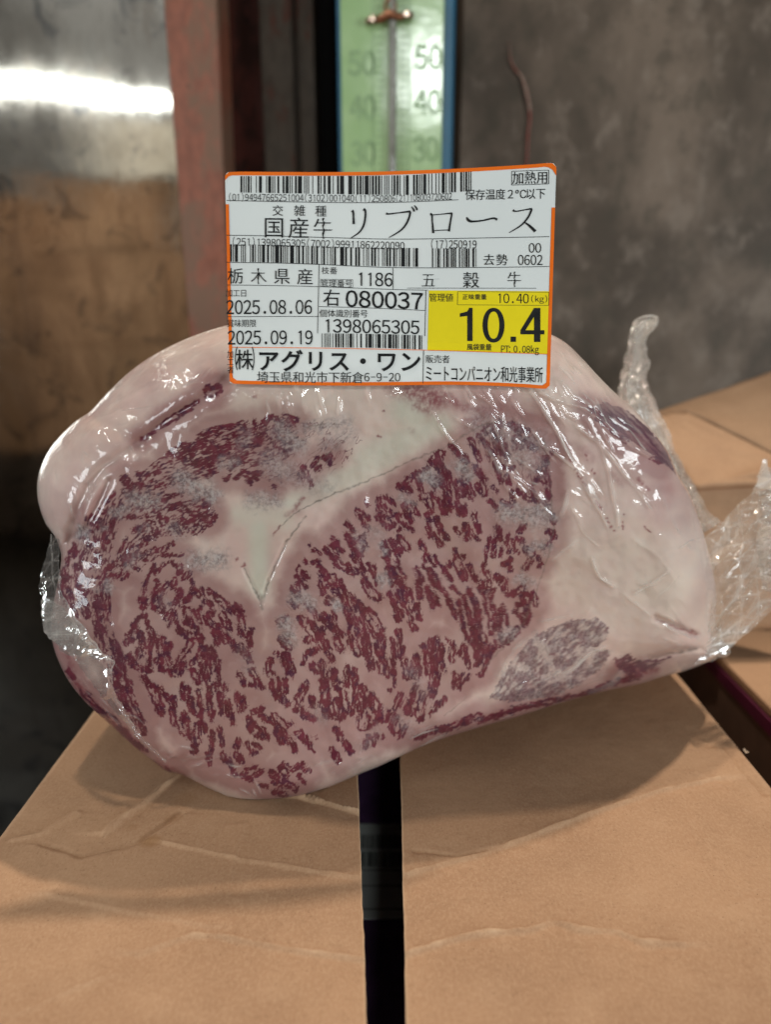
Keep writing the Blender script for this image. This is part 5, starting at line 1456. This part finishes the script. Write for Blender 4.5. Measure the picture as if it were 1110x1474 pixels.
# yellow panel
pr = Print()
yl = np.linspace(418.3, 504.5, 16)
w_ = (yl - 418.3) / 86.2
pr.add(*poly_strip(np.stack([617.5 - 2 * w_, yl], -1), np.stack([791 - 3.2 * w_, yl + 1.2 + 4.0 * w_], -1), 16))
V_, F_ = pr.V[0], pr.F
nq = 14
pr = Print()
for i in range(nq):
    a, b_ = i / nq, (i + 1) / nq
    L0, R0 = V_[:16], V_[16:]
    pr.add(*poly_strip(L0 * (1 - a) + R0 * a, L0 * (1 - b_) + R0 * b_, 16))
pr.build("weight_panel", m_yellow, 0.00012)
# ruled lines
pr = Print()
pr.rule([(326, 289), (400, 290.6), (480, 292), (570, 291.8), (660, 288)], 0.8)
pr.rule([(326, 339), (400, 340.2), (480, 342.6), (570, 344.6), (690, 343), (791, 341)], 0.9)
pr.rule([(326, 378), (400, 379), (460, 381), (570, 385.6), (690, 385.4), (791, 384)], 0.9)
pr.rule([(327, 410.5), (400, 411.5), (460, 413), (566, 417), (616, 418)], 0.8)
pr.rule([(327, 456.2), (400, 455.8), (459, 455.8)], 0.8)
pr.rule([(459, 441.6), (530, 443.5), (612, 447.2)], 0.8)
pr.rule([(586, 415), (772, 415.2)], 0.7)
pr.rule([(459.5, 380), (457.3, 480)], 0.9)
pr.rule([(566, 385.5), (566, 417)], 0.9)
pr.rule([(613.5, 418), (611.8, 484)], 0.9)
pr.rule([(610, 504), (609, 552)], 0.9)
pr.rule([(659, 420), (658.6, 439)], 0.7); pr.rule([(658.6, 439), (790, 440)], 0.6); pr.rule([(659, 420), (790.5, 421)], 0.6); pr.rule([(790.5, 421), (790, 440)], 0.6)
pr.rule([(737, 247), (790.3, 245.4)], 0.8); pr.rule([(790.3, 245.4), (790.3, 265.2)], 0.8); pr.rule([(790.3, 265.2), (737, 266.8)], 0.8); pr.rule([(737, 266.8), (737, 247)], 0.8)
pr.rule([(461.5, 402.3), (508, 402.8)], 0.5); pr.rule([(508, 402.8), (508, 414)], 0.5); pr.rule([(508, 414), (461.5, 412.5)], 0.5); pr.rule([(461.5, 412.5), (461.5, 402.3)], 0.5)
pr.build("ruled_lines", m_black, 0.00020)
pr = Print(); pr.rule([(329, 500), (460, 501.2), (612, 504.2), (700, 506.8), (789, 510)], 1.0); pr.build("red_line", m_orange, 0.00022)


def barcode(pts_top, pts_bot, x0, x1, seed, mods):
    pr = Print(); rs = np.random.RandomState(seed)
    tx = catmull(pts_top, 8, False); bx_ = catmull(pts_bot, 8, False)
    unit = (x1 - x0) / mods
    # runs of bars and spaces, code-128 like
    seq = []
    while sum(seq) < mods:
        a = [1, 1, 1, 2, 1, 2, 3, 1, 1, 2, 4][rs.randint(11)]
        seq.append(a)
    x = x0
    for i, a in enumerate(seq):
        xe = min(x + a * unit, x1)
        if i % 2 == 0:
            xa, xb = x + 0.12 * unit, xe - 0.12 * unit
            ya, yb = edge_y(tx, xa), edge_y(bx_, xa)
            ym = (ya + yb) / 2
            pr.add([(xa, ya), (xb, ya), (xb, ym), (xa, ym), (xb, yb), (xa, yb)], [(0, 1, 2, 3), (3, 2, 4, 5)])
        x = xe
        if x >= x1: break
    pr.build("barcode", m_black, 0.00020)


barcode([(345, 254), (430, 254), (570, 253), (620, 250.5), (680, 247.2)], [(345, 277.5), (430, 279), (570, 281), (620, 279), (680, 275.5)], 346, 679, 21, 225)
barcode([(330, 352), (400, 353), (500, 356), (605, 357.5)], [(330, 377), (400, 378.5), (500, 382.5), (605, 384.5)], 331, 605, 22, 190)
barcode([(620, 358), (690, 358)], [(620, 385), (690, 384.6)], 622, 688, 23, 68)
barcode([(462, 480), (540, 481), (609, 483)], [(462, 500), (540, 501), (609, 503.5)], 463, 608, 24, 112)


def line(*a, **k):
    pr = Print()
    pr.text(*a, **k)
    pr.build("printed_text", k.pop('mat', None) or m_black, 0.00024)


TX = [  # text, x0, x1, top, bottom, drop to the right, options
    ("(01)94947665251004(3102)001040(11)2508", 328, 559, 279.4, 289.2, 2.2, dict(mode='digit')), ("06(21)108003720602", 559, 651, 281.4, 291.2, -3.4, dict(mode='digit')),
    ("加熱用", 737.5, 790, 247.6, 265.6, -1.0, dict()), ("保存温度２℃以下", 670, 786, 273.2, 288.6, -2.2, dict()),
    ("交", 391, 409, 295.5, 311, 0.2, dict(mincho=True)), ("雑", 422, 441, 295.6, 311.4, 0.2, dict(mincho=True)), ("種", 452, 472, 296, 312, 0.2, dict(mincho=True)),
    ("国", 378, 411, 312.5, 342, 0.4, dict(mincho=True)), ("産", 413, 448, 313, 343, 0.4, dict(mincho=True)), ("牛", 448, 484, 313.6, 344, 0.4, dict(mincho=True)),
    ("(251)1398065305(7002)99911862220090", 333, 583, 342.8, 353.6, 6.0, dict(mode='digit')), ("(17)250919", 619, 687, 346.4, 358, 0.0, dict(mode='digit')),
    ("00", 761, 780, 350.4, 364, 0, dict(mode='digit')), ("去勢", 695, 732, 366, 382.2, 0, dict()), ("0602", 745.5, 782, 367.4, 381.8, 0, dict(mode='digit')),
    ("栃", 327, 351, 385.6, 408.6, 0.4, dict(mincho=True)), ("木", 360, 385, 386, 409, 0.4, dict(mincho=True)), ("県", 394, 418, 386, 409, 0.4, dict(mincho=True)), ("産", 427, 452, 386.6, 409.6, 0.4, dict(mincho=True)),
    ("枝番", 462.5, 486, 384.2, 394.6, 0.6, dict()), ("管理番号", 461.5, 508, 402.4, 413.2, 0.6, dict()), ("1186", 513, 566, 392.4, 411.6, 1.0, dict(mode='digit', bold=0.006)),
    ("五", 605, 630, 392.6, 414, 0, dict(mincho=True)), ("穀", 665, 692, 391.6, 414.6, 0, dict(mincho=True)), ("牛", 728, 755, 391.2, 413.6, 0, dict(mincho=True)),
    ("加工日", 324.6, 356, 416.6, 427.4, 0.2, dict()), ("2025.08.06", 325, 450, 432.6, 452.4, -0.4, dict(mode='digit', bold=0.006)),
    ("賞味期限", 326.4, 369, 460, 471, 0, dict()), ("2025.09.19", 327, 451, 476.4, 496.2, -0.4, dict(mode='digit', bold=0.006)),
    ("右", 464, 491, 416.6, 440.4, 0.4, dict(bold=0.004)), ("080037", 497, 610, 418.4, 441.6, 4.0, dict(mode='digit', bold=0.012)),
    ("個体識別番号", 459.8, 530, 445.4, 456.6, 0.8, dict()), ("1398065305", 465, 605, 459.4, 478.6, 2.6, dict(mode='digit', bold=0.006)),
    ("管理値", 617.6, 653, 422.4, 434.4, 0.2, dict()), ("正味重量", 665.5, 701, 423.6, 431.6, 0, dict(bold=0.012)), ("10.40", 715, 762, 422.8, 436.6, 0.4, dict(mode='digit')), ("(kg)", 763, 790, 426.4, 434.6, 0.4, dict(mode='digit')),
    ("風袋重量", 672, 708, 495, 504.2, 0.4, dict(bold=0.012)), ("PT:0.08kg", 721, 776, 497.6, 507.4, 0.8, dict(mode='digit', bold=0.004)),
    ("加", 326.6, 336.4, 505, 515.4, 0, dict(bold=0.004)), ("工", 326.8, 336.6, 516, 526.4, 0, dict(bold=0.004)), ("者", 327, 336.8, 527, 537.6, 0, dict(bold=0.004)),
    ("(", 336, 344, 503.6, 529.4, 0, dict(mode='digit', bold=0.012)), ("株", 339, 364.5, 503.4, 531.6, 0, dict(bold=0.006)), (")", 360.5, 368.5, 503.8, 529.6, 0, dict(mode='digit', bold=0.012)),
    ("アグリス・ワン", 369, 608, 503.8, 534, 1.6, dict(bold=0.022)), ("埼玉県和光市下新倉", 369.5, 524, 534.6, 551, 0.8, dict()), ("6-9-20", 524, 577, 537, 549, 0.2, dict(mode='digit')),
    ("販売者", 612.6, 648, 511, 522.6, 0.4, dict()), ("ミートコンパニオン和光事業所", 611.6, 782, 526, 548.6, 2.4, dict(bold=0.004)),
]
for s, x0, x1, yt, yb, dy, k in TX:
    k = dict(k)
    if k.get('mincho'):
        k['mincho'] = s in '牛木五'
        k['bold'] = -0.012 if k['mincho'] else 0.0
    line(s, x0, x1, yt, yb, dy, **k)


def ink_stroke(pr, pts, widths, n=7):
    p = catmull(pts, n, False)
    w = np.interp(np.linspace(0, 1, len(p)), np.linspace(0, 1, len(widths)), widths)
    d = np.gradient(p, axis=0); d /= np.linalg.norm(d, axis=1)[:, None] + 1e-9
    nr_ = np.stack([-d[:, 1], d[:, 0]], -1) * w[:, None] / 2
    pr.add(*poly_strip(p - nr_, p + nr_, 0))


# リブロース, drawn as brush strokes
pr = Print()
ink_stroke(pr, [(507, 303.5), (508.6, 306), (509, 312), (509.2, 323)], [4.5, 3.0, 2.6, 3.6])
ink_stroke(pr, [(523.5, 301.5), (526, 304), (526, 313), (523.5, 325), (517, 335), (504.5, 343.5)], [4.6, 2.8, 2.8, 2.8, 2.2, 1.0])
ink_stroke(pr, [(556, 307.5), (560, 308.4), (575, 306.6), (590, 304.8)], [3.6, 2.2, 1.7, 3.0])
ink_stroke(pr, [(589, 304.2), (590.5, 308), (586, 321), (577, 332), (560, 342.5)], [3.4, 3.0, 2.8, 2.3, 1.0])
ink_stroke(pr, [(592.5, 298), (595.5, 302), (596.5, 305)], [1.2, 2.4, 2.6]); ink_stroke(pr, [(596.5, 296), (599.5, 299.5), (600.5, 303)], [1.2, 2.4, 2.6])
ink_stroke(pr, [(619.5, 308.5), (622, 310), (622.6, 320), (624, 336)], [4.0, 2.4, 2.2, 3.4])
ink_stroke(pr, [(620.5, 310), (635, 308.8), (650, 307.2)], [1.6, 1.3, 2.4])
ink_stroke(pr, [(649.5, 306.8), (650.4, 309.5), (648.6, 320), (646.5, 333.5)], [3.6, 2.4, 2.4, 3.2])
ink_stroke(pr, [(623.5, 332.6), (635, 331.8), (647, 331.4)], [1.2, 1.2, 1.5])
ink_stroke(pr, [(672, 313), (674.5, 317.2), (680, 319.2), (695, 317.8), (710, 314.6), (716, 316.6)], [1.6, 4.0, 3.0, 2.2, 2.6, 3.4])
ink_stroke(pr, [(738.5, 303), (743, 304.6), (755, 302.6), (764, 301)], [3.4, 2.0, 1.6, 2.6])
ink_stroke(pr, [(764.4, 300.2), (765, 303.6), (760, 314), (750, 325), (733, 335.5)], [3.4, 2.8, 2.6, 2.2, 0.9])
ink_stroke(pr, [(754, 319.5), (762, 325), (771, 333.5)], [1.0, 3.2, 4.4])
pr.build("printed_text", m_black, 0.00024)
pr = Print()
pr.add([(672.8, 491.2), (680.4, 491.2), (680.4, 443.4), (675.6, 443.4), (672.8, 448.6), (662.2, 451.4), (662.2, 456.4), (672.8, 455.2)], [(0, 1, 2, 3, 4, 7), (4, 5, 6, 7)])
aa = np.linspace(0, 2 * np.pi, 41)
sq = lambda v_, e: np.sign(v_) * np.abs(v_) ** e
pr.add(*poly_strip(np.stack([710.6 + 15.8 * sq(np.cos(aa), 0.9), 468.4 + 25 * np.sin(aa)], -1), np.stack([710.6 + 8.4 * sq(np.cos(aa), 0.85), 468.4 + 19.6 * np.sin(aa)], -1), 41))
pr.quad((735.2, 484.8), (743, 484.8), (743, 492.4), (735.2, 492.4))
pr.quad((769, 443.6), (778, 443.6), (778, 492.6), (769, 492.6))
pr.quad((769, 443.6), (769, 456), (756.6, 475.6), (749.4, 475.6))
pr.quad((749.4, 475.6), (769, 475.6), (769, 481.6), (749.4, 481.6))
pr.quad((778, 475.6), (783.8, 475.6), (783.8, 481.6), (778, 481.6))
pr.build("printed_weight", m_black, 0.00024)
